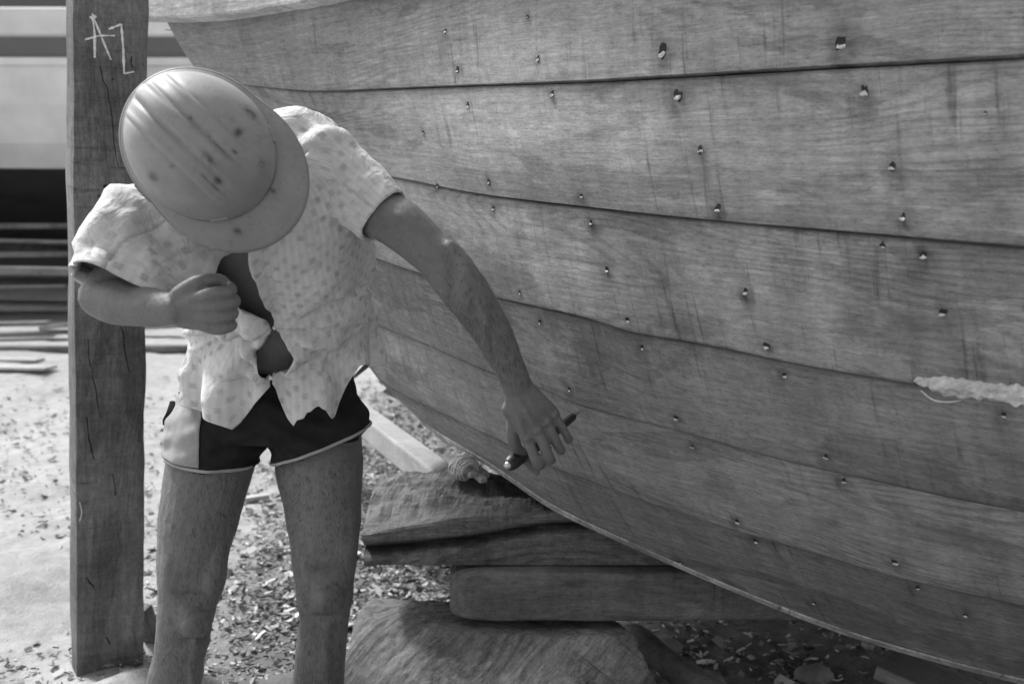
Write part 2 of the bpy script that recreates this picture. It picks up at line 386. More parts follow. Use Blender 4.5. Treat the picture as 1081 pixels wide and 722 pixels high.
bigstain = [b for b in bigstain if b[0] is not None]
fv, ff = [], []
for i in range(6):
    rows = strakes[i]; verts = []; uvs = []; st = []
    front = []
    for k in range(NV+1):
        r = []
        for j in range(NU):
            p = rows[k][j]; du = rows[k][min(j+1,NU-1)]-rows[k][max(j-1,0)]; dv = rows[NV][j]-rows[0][j]
            n = dv.cross(du).normalized()
            if n.y > 0: n = -n
            f_ = FV[k]
            lap = -(.006 if i < 3 else .011)*(1-f_)**2 + .0015*f_ - (.022 if k == 0 and i else 0) - (.004 if k == 1 and i else 0) - (.010 if k == NV and i < 2 else 0)           # upper edge sits in, lower edge stands proud
            cup = .004*math.sin(math.pi*f_)
            q = p + n*(lap+cup+.0018*fb((p.x*.9, p.z*3, i*3), 3, 2))
            if k == 0: q += dv.normalized()*(.0008+.0010*fb((p.x, i*5, 0), 9, 3))
            if k == NV and i < 5: q -= dv.normalized()*(.0010+.0010*fb((p.x, i*7, 2), 14, 3))
            r.append((q, n))
        front.append(r)
    # arc-length along the upper seam for the grain coordinate
    L = [0]
    for j in range(1, NU): L.append(L[-1]+(rows[NV//2][j]-rows[NV//2][j-1]).length)
    for k in range(NV+1):
        for j in range(NU):
            q, n = front[k][j]; verts.append(q); uvs.append((L[j]+i*13.7, (rows[0][j]-rows[k][j]).length*1.0+i*3.1))
            s_ = 0
            for (c, nn, sz) in nail_pts:
                d = q-c
                if abs(d.x) < .12 and abs(d.z) < .14:
                    dz = -d.z if d.z < 0 else d.z*2.2
                    s_ = max(s_, .62*(.8+.9*fb(q, 60, 2))*math.exp(-((d.x/(.0105*sz))**2 + (dz/(.026*sz))**2)))
            for (c, r_) in bigstain:
                d = q-c
                if d.length < .3: s_ = max(s_, .26*math.exp(-((d.x/(r_*.6))**2+(d.z/r_)**2))*(.7+.6*fb(q, 40, 3)))
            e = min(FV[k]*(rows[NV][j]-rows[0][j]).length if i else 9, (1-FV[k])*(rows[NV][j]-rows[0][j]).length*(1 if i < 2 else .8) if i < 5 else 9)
            if i >= 3 and FV[k] < .3: e = max(0, e-.006)  # dark caulk line widened under the lower laps, painting in their shadow
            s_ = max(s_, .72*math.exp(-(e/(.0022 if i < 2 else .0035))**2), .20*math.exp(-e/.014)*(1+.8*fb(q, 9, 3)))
            st.append(1-(1-max(0, min(.8, s_)))*(1.0,1.05,1.06,.82,1.04,.66)[i])  # stains, times a per-plank factor painting in the shade of the undercurved strakes
    nF = len(verts); n0 = len(fv); fv += verts[:nF]
    for k in range(NV):
        for j in range(NU-1): q_ = n0+k*NU+j; ff.append((q_, q_+1, q_+NU+1, q_+NU))
    for k in range(NV+1):
        for j in range(NU):
            q, n = front[k][j]; verts.append(q - n*.034); uvs.append(uvs[k*NU+j]); st.append(.2)
    f = []
    for k in range(NV):
        for j in range(NU-1):
            a = k*NU+j; f.append((a, a+NU, a+NU+1, a+1)); f.append((nF+a, nF+a+1, nF+a+NU+1, nF+a+NU))
    for j in range(NU-1):
        f.append((j, j+1, nF+j+1, nF+j)); a = NV*NU+j; f.append((a, nF+a, nF+a+1, a+1))
    for k in range(NV):
        a = k*NU; f.append((a, nF+a, nF+a+NU, a+NU)); a += NU-1; f.append((a, a+NU, nF+a+NU, nF+a))
    # flip check is done by normals recalculation below
    o = link('strake', verts, f, M['hull'], None, False, uvs, {'stain_shade': st})
    bm = bmesh.new(); bm.from_mesh(o.data); bmesh.ops.recalc_face_normals(bm, faces=bm.faces); bm.to_mesh(o.data); bm.free()
    par(o, boat)
# far side of the hull, mirrored about the keel line Y = 3.5
for i in range(6):
    rows = [[Vector((p.x, 7.04-p.y, p.z)) for p in r[::8]] for r in strakes[i][::NV]]
    b = MB(); b.grid(rows); o = b.build('strake', M['hullin']); m = o.modifiers.new('s', 'SOLIDIFY'); m.thickness = .034; par(o, boat)
# bottom between lowest strake and keel
K = []
for j, p in enumerate(CV['F']):
    zr = CAMZ-(CAMZ-p.z)*3.5/p.y
    K.append(Vector((p.x*1.05, 3.5, min(p.z, max(zr+.06, .30)))))
b = MB(); b.grid([[p+Vector((0,.02,.012)) for p in CV['F'][::8]], [p for p in K[::8]]]); b.grid([[p for p in K[::8]], [Vector((p.x, 7.0-p.y, p.z+.012)) for p in CV['F'][::8]]])
par(b.build('bottom_planking', M['hullin']), boat)
b = MB(); b.tube([K[j]+Vector((0,0,.05)) for j in range(80, NU, 20)], [(.04,.04)]*12, 8, 2); par(b.build('keel', M['hullin']), boat)
# stem timber just behind the plank ends
b = MB(); b.tube([CV[k][3]+Vector((.05,.05,.02)) for k in order[:-2]], [(.02,.03)]*5, 8, 3); par(b.build('stem', M['hullin']), boat)
# ribs inside
for j in range(60, NU, 34):
    b = MB(); pts = [CV[k][j]+Vector((0,.09,.03)) for k in order[:-1]]; b.tube(pts, [(.02,.02)]*6, 6, 2); par(b.build('rib', M['hullin']), boat)
# inner closing of the deck (keeps the hold dark as a decked hull)
b = MB(); b.grid([[p+Vector((0,.03,-.03)) for p in CV['T'][::8]], [Vector((p.x, 7.01-p.y, p.z-.03)) for p in CV['T'][::8]]]); o = b.build('deck', M['hullin']); par(o, boat)
# rubbing rail along the sheer, pale weathered board with a cut end
rv = MB(); rr = []; ruv = []
Tc = CV['T']; t0 = (Tc[1]-Tc[0]).normalized()
ext = [Tc[0]-t0*.13, Tc[0]-t0*.07]+[Tc[j] for j in range(0, NU, 4)]
for i, p in enumerate(ext):
    n = Vector((t0.y if i < 3 else (ext[min(i+1,len(ext)-1)]-ext[i-1]).normalized().y, 0, 0)); t = (ext[min(i+1,len(ext)-1)]-ext[max(i-1,0)]).normalized()
    n = t.cross(Vector((0,0,1))).normalized(); 
    if n.y > 0: n = -n
    u = Vector((0,0,1))
    o_ = n*.008
    prof = [(0,-.012),(.055,-.006),(.06,0),(.06,.07),(.055,.076),(0,.076),(-.04,.076),(-.04,0)]
    rr.append([p + n*a + u*(c+.003*fb(p*9+Vector((a*9,0,c*9)),1,2)) for a, c in prof]); ruv += [(i*.03, a+c*1.3) for a, c in prof]
rv.grid(rr, closeu=True, uv=ruv); rv.f.append(tuple(range(8))); rail = rv.build('rubbing_rail', M['rail'], uv=True); par(rail, boat)
# nails
HB = BVHTree.FromPolygons([tuple(v) for v in fv], ff)
nail_pts = [(hit(HB, x, y), s_) for x, y, s_ in NAILS]
nail_pts = [(h[0], h[1], s_) for h, s_ in nail_pts if h[0] is not None]
for (c, n, sz) in nail_pts:
    sz *= c.y/2.1*.9; t = n.cross(Vector((0,0,1))).normalized(); u = t.cross(n)
    if u.z < 0: u = -u
    b = MB(); m = 14; a0 = random.random()*60
    def rad(k, f): return .0050*sz*f*(1+1.0*noise.noise(Vector((math.cos(k/m*6.283)*1.3+a0, math.sin(k/m*6.283)*1.3, c.x*9))))
    def rg(f, h, sh=0): return [c + n*h + u*sh + (t*math.cos(k/m*6.283)*.9+u*1.2*math.sin(k/m*6.283))*rad(k, f) for k in range(m)]
    b.grid([rg(1.15,-.001), rg(1.0,.0012), rg(.5,.0008)], closeu=True); b.f.append(tuple(2*m+k for k in range(m))); o = b.build('nail_hole', M['hole']); par(o, boat)
    b = MB()
    for q in range(random.choice((2,3,3,4))):
        cc = c + n*.0016 - u*(.0035*sz*random.uniform(.4,1.4)) + t*.0035*sz*random.uniform(-1,1); r_ = .0024*sz*random.uniform(.6,1.2)
        if q == 0: cc = c + n*.0016 - u*.0036*sz; r_ = .0038*sz
        b.ball(cc, (t, u, n), (r_*1.25, r_*random.uniform(.4,.8), r_*.35), 4)
    b.v = [v + noise.noise_vector(v*900)*.0020*sz for v in b.v]
    f_ = b.build('filler', M['filler']); f_.parent = o; f_.matrix_parent_inverse = Matrix.Identity(4)
# torn edge on the third seam, right
def torn():
    b = MB(); rows = []
    for i_ in range(97):
        i = i_/4; x = 966+i*6.5; y = interp(x, [966,1000,1081,1125],[401,407,417,423]); h, n = hit(HB, x, y)
        if h is None: continue
        w_ = interp(i, [0,2,6,12,18,24],[.002,.010,.016,.013,.017,.02])*(1+.5*noise.noise(Vector((i*.7,0,0))))
        u = Vector((0,0,1)); rr_ = []
        for k in range(7):
            a = math.pi*k/6; rr_.append(h + u*(w_*math.cos(a)+.004*noise.noise(Vector((i*.9,k,3)))+.0015*noise.noise(Vector((i*1.6,k*2,3)))) + n*(.002+.008*math.sin(a)*(1+.9*noise.noise(Vector((i*.25,k*1.9,1)))+.3*noise.noise(Vector((i*1.2,k*2.3,5))))))
        rows.append(rr_)
    b.grid(rows); o = b.build('torn_edge', M['pale']); par(o, boat)
    pts = []
    for k, (x, y) in enumerate(((975,409),(990,416),(1008,418),(1022,417))):
        h, n = hit(HB, x, y); pts.append(h+n*(.012+.01*math.sin(k*1.1)))
    b = MB(); b.tube(pts, [.0012,.0016,.0013,.0006], 6, 5); f_ = b.build('splinter', M['pale']); f_.parent = o; f_.matrix_parent_inverse = Matrix.Identity(4)
torn()
# bright bruised lip on the lower plank edge
b = MB(); rows = []
for j in range(0, NU, 2):
    p = CV['F'][j]; q = strakes[5][NV-1][j]; up = (q-p).normalized(); n = Vector((0,-.6,-.8))
    k = .5+.5*fb((p.x*6, 0, 4), 3, 3)
    rows.append([p+up*.020+Vector((0,-.006,0)), p+up*(.020-.003*k-.001)+Vector((0,-.0095,-.002)), p+up*.004+Vector((0,-.003,-.006)), p+Vector((0,.02,-.006))])
b.grid(rows); o = b.build('edge_strip', M['edge']); par(o, boat)
# ------------------------------------------------------------------ post with chalk mark
def make_post():
    root = empty('timber_post', 'tall squared timber post standing in the sand with a white chalk mark', 'post')
    base = P(112, 716, 3.32); top = P(113, -70, 3.02)
    base.z = -.12; root.location = (base.x, base.y, 0); bpy.context.view_layer.update()
    a = math.radians(29)
    fn = Vector((math.sin(a), -math.cos(a), 0)); sd = Vector((math.cos(a), math.sin(a), 0))
    L = (top-base).length; ax = (top-base).normalized(); seg = 60; b = MB(); rows = []
    W, D = .095, .062
    for i in range(seg+1):
        p = base + ax*L*i/seg; r = []
        prof = []
        for k in range(8): prof.append((-1+2*k/8, 1))
        for k in range(4): prof.append((1, 1-2*k/4))
        for k in range(8): prof.append((1-2*k/8, -1))
        for k in range(4): prof.append((-1, -1+2*k/4))
        for (s_, d_) in prof:
            q = Vector((s_*W*1.005, L*i/seg, d_*D)); e = .0016*fb(q, 7, 3)
            if abs(s_) == 1: e += .004*fb((q.x, q.y, q.z), 5, 4) - (.003 if abs(d_) == 1 else 0)
            r.append(Vector((q.x + (e if s_ > 0 else -e)*abs(s_), q.y, q.z + (e if d_ > 0 else -e)*abs(d_))))
        rows.append(r)
    b.grid(rows, closeu=True); m = 24; b.f.append(tuple(range(m))); b.f.append(tuple(seg*m+k for k in range(m)))
    sd2 = (sd - ax*sd.dot(ax)).normalized(); fn2 = sd2.cross(ax); 
    if fn2.dot(fn) < 0: fn2 = -fn2
    MW = Matrix(((sd2.x, ax.x, fn2.x, base.x), (sd2.y, ax.y, fn2.y, base.y), (sd2.z, ax.z, fn2.z, base.z), (0,0,0,1)))
    o = b.build('shaft', M['post']); o.parent = root; o.matrix_parent_inverse = Matrix.Translation(-root.location); o.matrix_basis = MW
    wv = [MW @ v.co for v in o.data.vertices]; bv = BVHTree.FromPolygons([tuple(v) for v in wv], [tuple(p.vertices) for p in o.data.polygons])
    def onp(x, y, d=.001):
        h, n = hit(bv, x, y); return h + n*d if h else None
    # chalk strokes
    cb = MB()
    def stroke(pts, r=.0028):
        q = []
        for (x0,y0),(x1,y1) in zip(pts[:-1], pts[1:]):
            for k in range(6): q.append(onp(x0+(x1-x0)*k/6, y0+(y1-y0)*k/6))
        q.append(onp(*pts[-1])); q = [p for p in q if p]
        if len(q) > 2: cb.tube(q, [(r*(1+.5*random.uniform(-1,1)), .0011) for _ in q], 8, 1, up=fn2)
    stroke([(98,17),(100,38),(100,61)]); stroke([(95,18),(100,22),(109,44),(117,63)]); stroke([(90,42),(105,38),(121,38)], .002)
    stroke([(115,31),(123,28),(128,26),(130,50),(131,78)]); stroke([(131,78),(141,76)], .002); stroke([(97,15),(101,19)], .003)
    par(cb.build('chalk_mark', M['chalk']), root)
    for x, y, r in ((111,197,.006),(119,84,.003),(104,207,.003),(112,335,.003)):
        c = onp(x, y, .0012); b = MB(); b.ball(c, (sd2, ax, fn2), (r, r, .0012), 6); par(b.build('bore_hole', M['hole']), root)
    b = MB(); b.tube([onp(84,530,.002), onp(85,532,.012), onp(86,540,.013), onp(84,548,.010)], [.0016]*4, 6, 4); par(b.build('bent_nail', M['steel']), root)
    # checks and gouges
    for pts in ([(104,70),(112,92),(118,120),(121,150),(125,185)], [(92,358),(96,385),(101,415),(108,450)], [(128,345),(132,370),(137,400)], [(91,610),(98,618),(103,625)], [(112,672),(118,682)], [(150-12,60),(148-8,75)], [(92,440),(95,470),(101,490)], [(118,500),(124,530)]):
        q = []
        for (x0,y0),(x1,y1) in zip(pts[:-1], pts[1:]):
            for k in range(4):
                p = onp(x0+(x1-x0)*k/4+random.uniform(-1,1), y0+(y1-y0)*k/4, .0004)
                if p: q.append(p)
        if len(q) > 2:
            b = MB(); b.tube(q, [(.0009+.0010*random.random()*(1 if len(pts) > 3 else 2), .0006) for _ in q], 6, 1, up=fn2); par(b.build('crack', M['hole']), root)
make_post()
st = timber('stake', P(150, 640, 3.42), P(172, 705, 3.5), .05, .04, M['timber2']); tag(st, 'short dark stake leaning against the foot of the post', 'stake')
# ------------------------------------------------------------------ supports under the boat
def make_slab():
    b = MB(); rows = []; stn = []; nx = 110
    x0 = P(384, 560, 2.85).x; x1 = .75
    prof_n = 34
    for i in range(nx+1):
        x = x0 + (x1-x0)*i/nx; r = []
        px = 540.5 + x*FPX/2.85
        zf = CAMZ - (interp(px, [384,440,500,560,620], [566,557,549,544,543])-230)/FPX*2.87
        zt = interp(px, [384,420,480,540,700],[.585,.60,.615,.585,.57])
        zg = CAMZ - (interp(px, [384,440,500,570,700], [589,584,577,564,556])-230)/FPX*2.85
        zb = .442
        Yb = 3.30 + .04*math.sin(x*7)
        for k in range(prof_n):
            t = k/(prof_n-1)
            if t < .42:
                q = t/.42; z = zb + (zf-zb)*q; y = 2.85; g = math.exp(-((z-zg)/(.009+.007*max(0, .3-x)))**2); y += .036*g
                y += .014*(1-q)**3*0 + .002*fb((x, z, 2), 30, 3); s_ = .85*g  # groove also coloured darker than the face around it
            elif t < .9:
                q = (t-.42)/.48; y = 2.85 + (Yb-2.85)*q; z = zf + (zt-zf)*min(1, q*1.6)
                z += (.022*fb((x*1.2, y*2.2, 5), 5, 4)+.008*fb((x, y, 5), 30, 3))*min(1, q*4+.2) ; s_ = .35*max(0, fb((x, y*2, 9), 6, 3)+.2)
            else:
                q = (t-.9)/.1; y = Yb; z = zt + (zb-zt)*q; s_ = 0
            xx = x + (.012*fb((0, y*3, z*6), 4, 3) if i == 0 else 0)
            r.append((xx, y, z)); stn.append(max(0, min(.85, s_)))
        rows.append(r)
    b.grid(rows, closeu=True); b.f.append(tuple(range(prof_n)))
    o = b.build('timber_slab', M['slab'])
    at = o.data.attributes.new('stain_shade', 'FLOAT', 'POINT'); at.data.foreach_set('value', np.array(stn, dtype=np.float32))
    tag(o, 'thick rough-topped timber slab wedged directly under the hull, bark edge facing forward', 'timber')
make_slab()
def make_second():
    # rounded-end squared timber below the slab
    b = MB(); rows = []; zt = .438; zb = .305; Y0 = 2.80; Y1 = 3.12
    xs = [(-.162,.30),(-.157,.52),(-.145,.72),(-.12,.88),(-.085,.97),(-.05,1),(0,1),(.05,1),(.1,1),(.15,1),(.2,1),(.25,1),(.35,1),(.6,1),(.9,1)]
    for x, k in xs:
        r = []
        for j in range(44):
            a = 2*math.pi*j/44; c, s_ = math.cos(a), math.sin(a)
            cc = math.copysign(abs(c)**.16, c); ss = math.copysign(abs(s_)**.16, s_)
            q = Vector((x + (.02 if k < 1 else 0)*ss*.0, (Y0+Y1)/2 + cc*(Y1-Y0)/2*(.4+.6*k), (zt+zb)/2 + ss*(zt-zb)/2*(.55+.45*k) - (1-k)*.01))
            q += Vector((0,1,1))*.004*fb(q, 8, 3)
            r.append(q)
        rows.append(r)
    b.grid(rows, closeu=True); b.f.append(tuple(range(44)))
    o = b.build('squared_timber', M['timber2']); mods(o, bevel=.004); tag(o, 'dark squared timber with a rounded end lying under the rough slab', 'timber')
make_second()
def make_chunk():
    top = [P(390,629,3.00), P(470,634,3.06), P(560,640,3.02), P(650,655,2.90)]
    mid = [P(374,650,2.88), P(455,664,2.80), P(590,672,2.75), P(672,670,2.75)]
    low = [P(356,726,2.72), P(430,765,2.57), P(610,775,2.56), P(700,730,2.68)]
    bot = [Vector((q.x*1.02, q.y-.03, -.05)) for q in low]
    bk = [Vector((q.x, q.y+.05, -.05)) for q in top]
    R_ = [bk, top, mid, low, bot]; b = MB()
    b.grid(R_+[[q.copy() for q in bk]])
    for side in (0, 3):
        c = Vector((R_[2][side].x*.98, 2.78, .05)); b.add([r[side] for r in R_]+[c], [(i, i+1, 5) for i in range(4)]+[(4, 0, 5)])
    bm = bmesh.new(); me = bpy.data.meshes.new('t'); me.from_pydata([tuple(v) for v in b.v], [], b.f); bm.from_mesh(me); bmesh.ops.remove_doubles(bm, verts=bm.verts, dist=.001); bmesh.ops.recalc_face_normals(bm, faces=bm.faces); b = MB(); bm.verts.index_update(); b.v = [v.co.copy() for v in bm.verts]; b.f = [tuple(v.index for v in f.verts) for f in bm.faces]; bm.free()
    tmp = b.build('x', None); m = tmp.modifiers.new('r', 'REMESH'); m.mode = 'VOXEL'; m.voxel_size = .009; m2 = tmp.modifiers.new('s', 'SMOOTH'); m2.iterations = 1; apply(tmp)
    me = tmp.data; bpy.data.objects.remove(tmp); bm = bmesh.new(); bm.from_mesh(me)
    gx = Vector((.55,.45,.55)).normalized(); gy = gx.cross(Vector((0,.5,.9))).normalized(); gz_ = gx.cross(gy)
    for v in bm.verts:
        p = v.co; s_ = Vector((p.dot(gx)*4, p.dot(gy)*40, p.dot(gz_)*40))
        v.co = p + noise.noise_vector(p*6)*.004 + Vector((0,-.5,.85))*(.0030*noise.noise(s_) + .0035*fb(p, 26, 3))
    M4 = Matrix(((gx.x,gy.x,gz_.x,0),(gx.y,gy.y,gz_.y,0),(gx.z,gy.z,gz_.z,0),(0,0,0,1))); o0 = Vector((0,2.7,0)); M4.translation = o0
    inv = M4.inverted(); bm.transform(inv); bm.to_mesh(me); bm.free(); me.name = 'timber_block'; me.materials.clear(); me.materials.append(M['block'])
    o = bpy.data.objects.new('timber_block', me); COL.objects.link(o); o.matrix_basis = M4
    tag(o, 'big rough hewn wooden block with sloping scarred face at the bottom of the stack', 'timber block')
make_chunk()
o = timber('pale_beam', P(318, 392, 5.4), P(478, 516, 3.34), .085, .085, M['prop'], bev=.008); tag(o, 'pale planed beam slanting behind the man onto the rough slab', 'beam')
def bundle():
    root = empty('twine_bundle', 'hank of pale twine wound round short sticks on the rough slab', 'twine bundle')
    c = P(489, 493, 3.08); root.location = c; bpy.context.view_layer.update()
    ax = (P(505,512,3.02)-P(468,482,3.16)).normalized()
    for k, (off, L, h) in enumerate(((Vector((0,0,0)), .062, 1), (Vector((.022,.01,-.012)), .075, 1), (Vector((-.018,-.006,.008)), .055, 1), (Vector((.04,.03,-.012)), .05, 1))):
        a = c+off; s_ = timber('stick', a-ax*L, a+ax*L*.85, .022, .014, M['pale'] if k in (0,3) else M['offcut'], bev=.0015, seg=3)
        mw = s_.matrix_basis.copy(); s_.parent = root; s_.matrix_parent_inverse = Matrix.Translation(-root.location); s_.matrix_basis = mw
    sd = ax.cross(Vector((0,-.5,.8))).normalized(); up = sd.cross(ax); pts = []
    for i in range(420):
        t = i/420; a = i*2*math.pi/14; tl = .9*math.sin(i*.37)*.5
        r = .034 + .006*math.sin(i*.11)+.003*random.random(); x = .020*math.sin(i*.091+math.sin(i*.013)*3)
        pts.append(c + ax*(x + .012*math.sin(a+tl*3)) + (sd*math.cos(a)+up*math.sin(a))*r*(1-.25*abs(x)/.02))
    b = MB(); b.tube(pts, [.0021]*len(pts), 5, 1); par(b.build('twine_winding', M['twine'], smooth=True), root)
bundle()
# scrap in the shade at the lower right
o = timber('scrap_board', P(935, 699, 2.75)+Vector((0,0,0)), P(1075, 760, 2.55), .16, .035, M['plank'], rough=.004); tag(o, 'short dark board lying on the ground under the hull at the far right', 'board')
o = timber('scrap_board', P(1010, 700, 2.85), P(1150, 735, 2.75), .10, .03, M['plank'], rough=.004); tag(o, 'thin dark board behind the other board under the hull', 'board')
b = MB(); b.tube([P(672,668,3.1), P(692,690,3.0), P(722,712,2.9), P(762,738,2.8)], [.03,.035,.04,.04], 12, 5); b.v = [v+noise.noise_vector(v*18)*.008 for v in b.v]
tag(b.build('log', M['timber2'], smooth=True), 'knobbly dark round log on the ground beside the hewn block', 'log')
for (x, y, Y, r, lab) in ((700,668,3.35,.05,'rounded dull stone behind the dark log under the hull'),(745,700,3.1,.045,'stone just right of the dark log on the ground'),(860,700,3.15,.045,'flat stone between the dark log and the short dark board')):
    c = P(x, y, Y); c.z = gz(c.x, c.y)+.02; b = MB(); b.ball(Vector((0,0,0)), (Vector((1,0,0)),Vector((0,1,0)),Vector((0,0,1))), (r*1.2, r, r*.6), 10)
    sd = x; b.v = [v+noise.noise_vector(v*22+Vector((sd,0,0)))*r*.22 for v in b.v]; o = b.build('stone', M['stone'], smooth=True); o.location = c
    tag(o, lab, 'stone', 'stones under the hull')
# pale offcuts lying on the ground behind the man
for k, (x, y, Y, l, w_, lab) in enumerate(((271,528,5.0,.10,.05,'small pale offcut on the ground seen between the legs'),(22,398,8.2,.55,.16,'pale flat board lying on the sand left of the post'),(15,388,8.6,.5,.12,'narrow board overlapping the flat board left of the post'))):
    c = P(x, y, Y); z = gz(c.x, c.y); a = Vector((c.x-l/2, c.y, z+.015)); o = timber('offcut', a, a+Vector((l, -.25*l if k else .03, .01)), w_, .02, M['offcut'], rough=.002, bev=.002); tag(o, lab, 'offcut')
o = timber('long_plank', Vector((-6.5, 9.0, gz(-6,9)+.03)), Vector((.2, 9.1, gz(0,9)+.03)), .12, .05, M['under'] if 0 else M['timber2'], rough=.01, seg=30); tag(o, 'long dark plank lying across the sand behind the post', 'plank')
# wood chips and shavings
def chips():
    v = []; f = []; tone = []
    def add(c, l, w_, h, rz, rx, ry, tn):
        R = Matrix.Rotation(rz, 3, 'Z') @ Matrix.Rotation(rx, 3, 'X') @ Matrix.Rotation(ry, 3, 'Y'); n0 = len(v); cu = random.uniform(-.3, .5)
        for (x, bend) in ((-1, cu), (0, 0), (1, cu)):
            for y in (-1, 1):
                for z in (0, 1): v.append(c + R @ Vector((x*l/2, y*w_/2*(1-.3*abs(x)*random.random()), z*h + bend*l*.3))); tone.append(tn)
        for k in (0, 4):
            a = n0+k; f.extend([(a,a+4,a+6,a+2),(a+1,a+3,a+7,a+5),(a,a+1,a+5,a+4),(a+2,a+6,a+7,a+3)])
        f.append((n0,n0+2,n0+3,n0+1)); f.append((n0+8,n0+9,n0+11,n0+10))
    cnt = 0
    while cnt < 26000:
        x = random.uniform(-3.4, 1.7); y = 2.2 + 5.8*random.random()**1.5
        if abs(x)*FPX/y > 640: continue
        k = interp(x, [-1.5, -1.05, -.7], [.10, .3, 1]) * interp(y, [2, 5.5, 8], [1, .8, .15])
        if x > .25: k *= .2
        if random.random() > k*(.5+.9*fb((x, y, 0), 2.2, 2)+.35): continue
        cnt += 1; l = min(.06, .009+.011*random.expovariate(1)); w_ = l*random.uniform(.2, .6)
        tn = random.choice((.07,.12,.18,.25,.3,.42,.55)) * random.uniform(.8, 1.15)
        add(Vector((x, y, gz(x, y)+.006+.008*random.random())), l, w_, .0015+.004*random.random(), random.uniform(0, 6.3), random.uniform(-.5,.5), random.uniform(-.5,.5), tn)
    o = link('wood_chips', v, f, M['chip'], attrs={'tone': tone}); tag(o, 'loose wood chips and shavings scattered over the sand around the boat', 'wood chips', kind='stuff')
chips()
# ------------------------------------------------------------------ far boat and lumber
def far_boat():
    root = empty('painted_boat', 'white painted boat with one dark stripe standing blurred far behind the post', 'boat'); root.location = (-4.5, 12, .5); bpy.context.view_layer.update()
    xs = [-11+.5*i for i in range(29)]
    def Yx(x): return 12 + .045*(x+4.2)**2*.35
    def z(py, Y=12): return P(0, py, Y).z
    def band(name, prof, mat, back=.0):
        b = MB(); rows = []
        for x in xs:
            Y = Yx(x); rows.append([Vector((x, Y + d, zz + .01*(x+4)**2*.3)) for d, zz in prof])
        b.grid(rows); o = b.build(name, mat, smooth=False); m = o.modifiers.new('s','SOLIDIFY'); m.thickness=.05; m.offset = 0; par(o, root)
    band('topside', [(.26, z(176)), (.12, z(150)), (.03, z(110)), (0, z(69))], M['white'])
    band('rubbing_strip', [(.03, z(69)), (-.05, z(68)), (-.05, z(64)), (.03, z(63))], M['white'])
    band('stripe', [(.02, z(63)), (0, z(38))], M['stripe'])
    band('rail', [(0, z(38)), (-.04, z(36)), (-.04, z(12)), (.04, z(10))], M['white'])
    band('deckhouse', [(.6, z(10)), (.62, z(-120)), (3, z(-125))], M['stripe'])
    band('bottom', [(.262, z(176)), (.9, z(200)), (2.2, z(235)), (2.8, z(260))], M['under'])
    b = MB(); b.box(Vector((-4.5, 14.9, .95)), (Vector((1,0,0)),Vector((0,1,0)),Vector((0,0,1))), (6.5, .15, .5)); par(b.build('keel', M['under']), root)
    for x in (-8.2, -5.4, -3.1):
        pass
far_boat()
zc = 0
random.seed(21)
for k in range(5):
    x = -5.3+.42*k; y = 9.7+.25*random.random(); o = timber('scrap_plank', Vector((x, y, gz(x,y)+.04+.05*(k%2))), Vector((x+random.uniform(.5,.9), y+random.uniform(-.2,.25), gz(x,y)+.05+.12*random.random())), .12, .035, M['plank'])
    tag(o, 'loose scrap plank in front of the far pile, '+['leftmost','second from left','middle','second from right','rightmost'][k]+' of five', 'plank', 'scrap planks before the far pile')
for k in range(9):
    c = P(-10, 316-k*9.5, 11.0); lx = random.uniform(-.3,.3); gap = 0 if k % 2 else .02
    o = timber('stacked_plank', Vector((-8.3+lx, 10.9+random.uniform(-.35,.35), c.z+random.uniform(-.03,.03))), Vector((-3.6+random.uniform(-.9,.9), 11.1+random.uniform(-.35,.35), c.z+random.uniform(-.09,.09))), .35, random.choice((.03,.05,.07)), M['plank'] if k < 5 else M['timber2'], rough=.006, seg=12, bev=.004)
    tag(o, ['lowest','second lowest','third lowest','fourth lowest','middle','fourth from top','third from top','second from top','topmost'][k]+' rough plank of the dark pile beneath the far white boat', 'plank', 'planks stacked under the far boat')
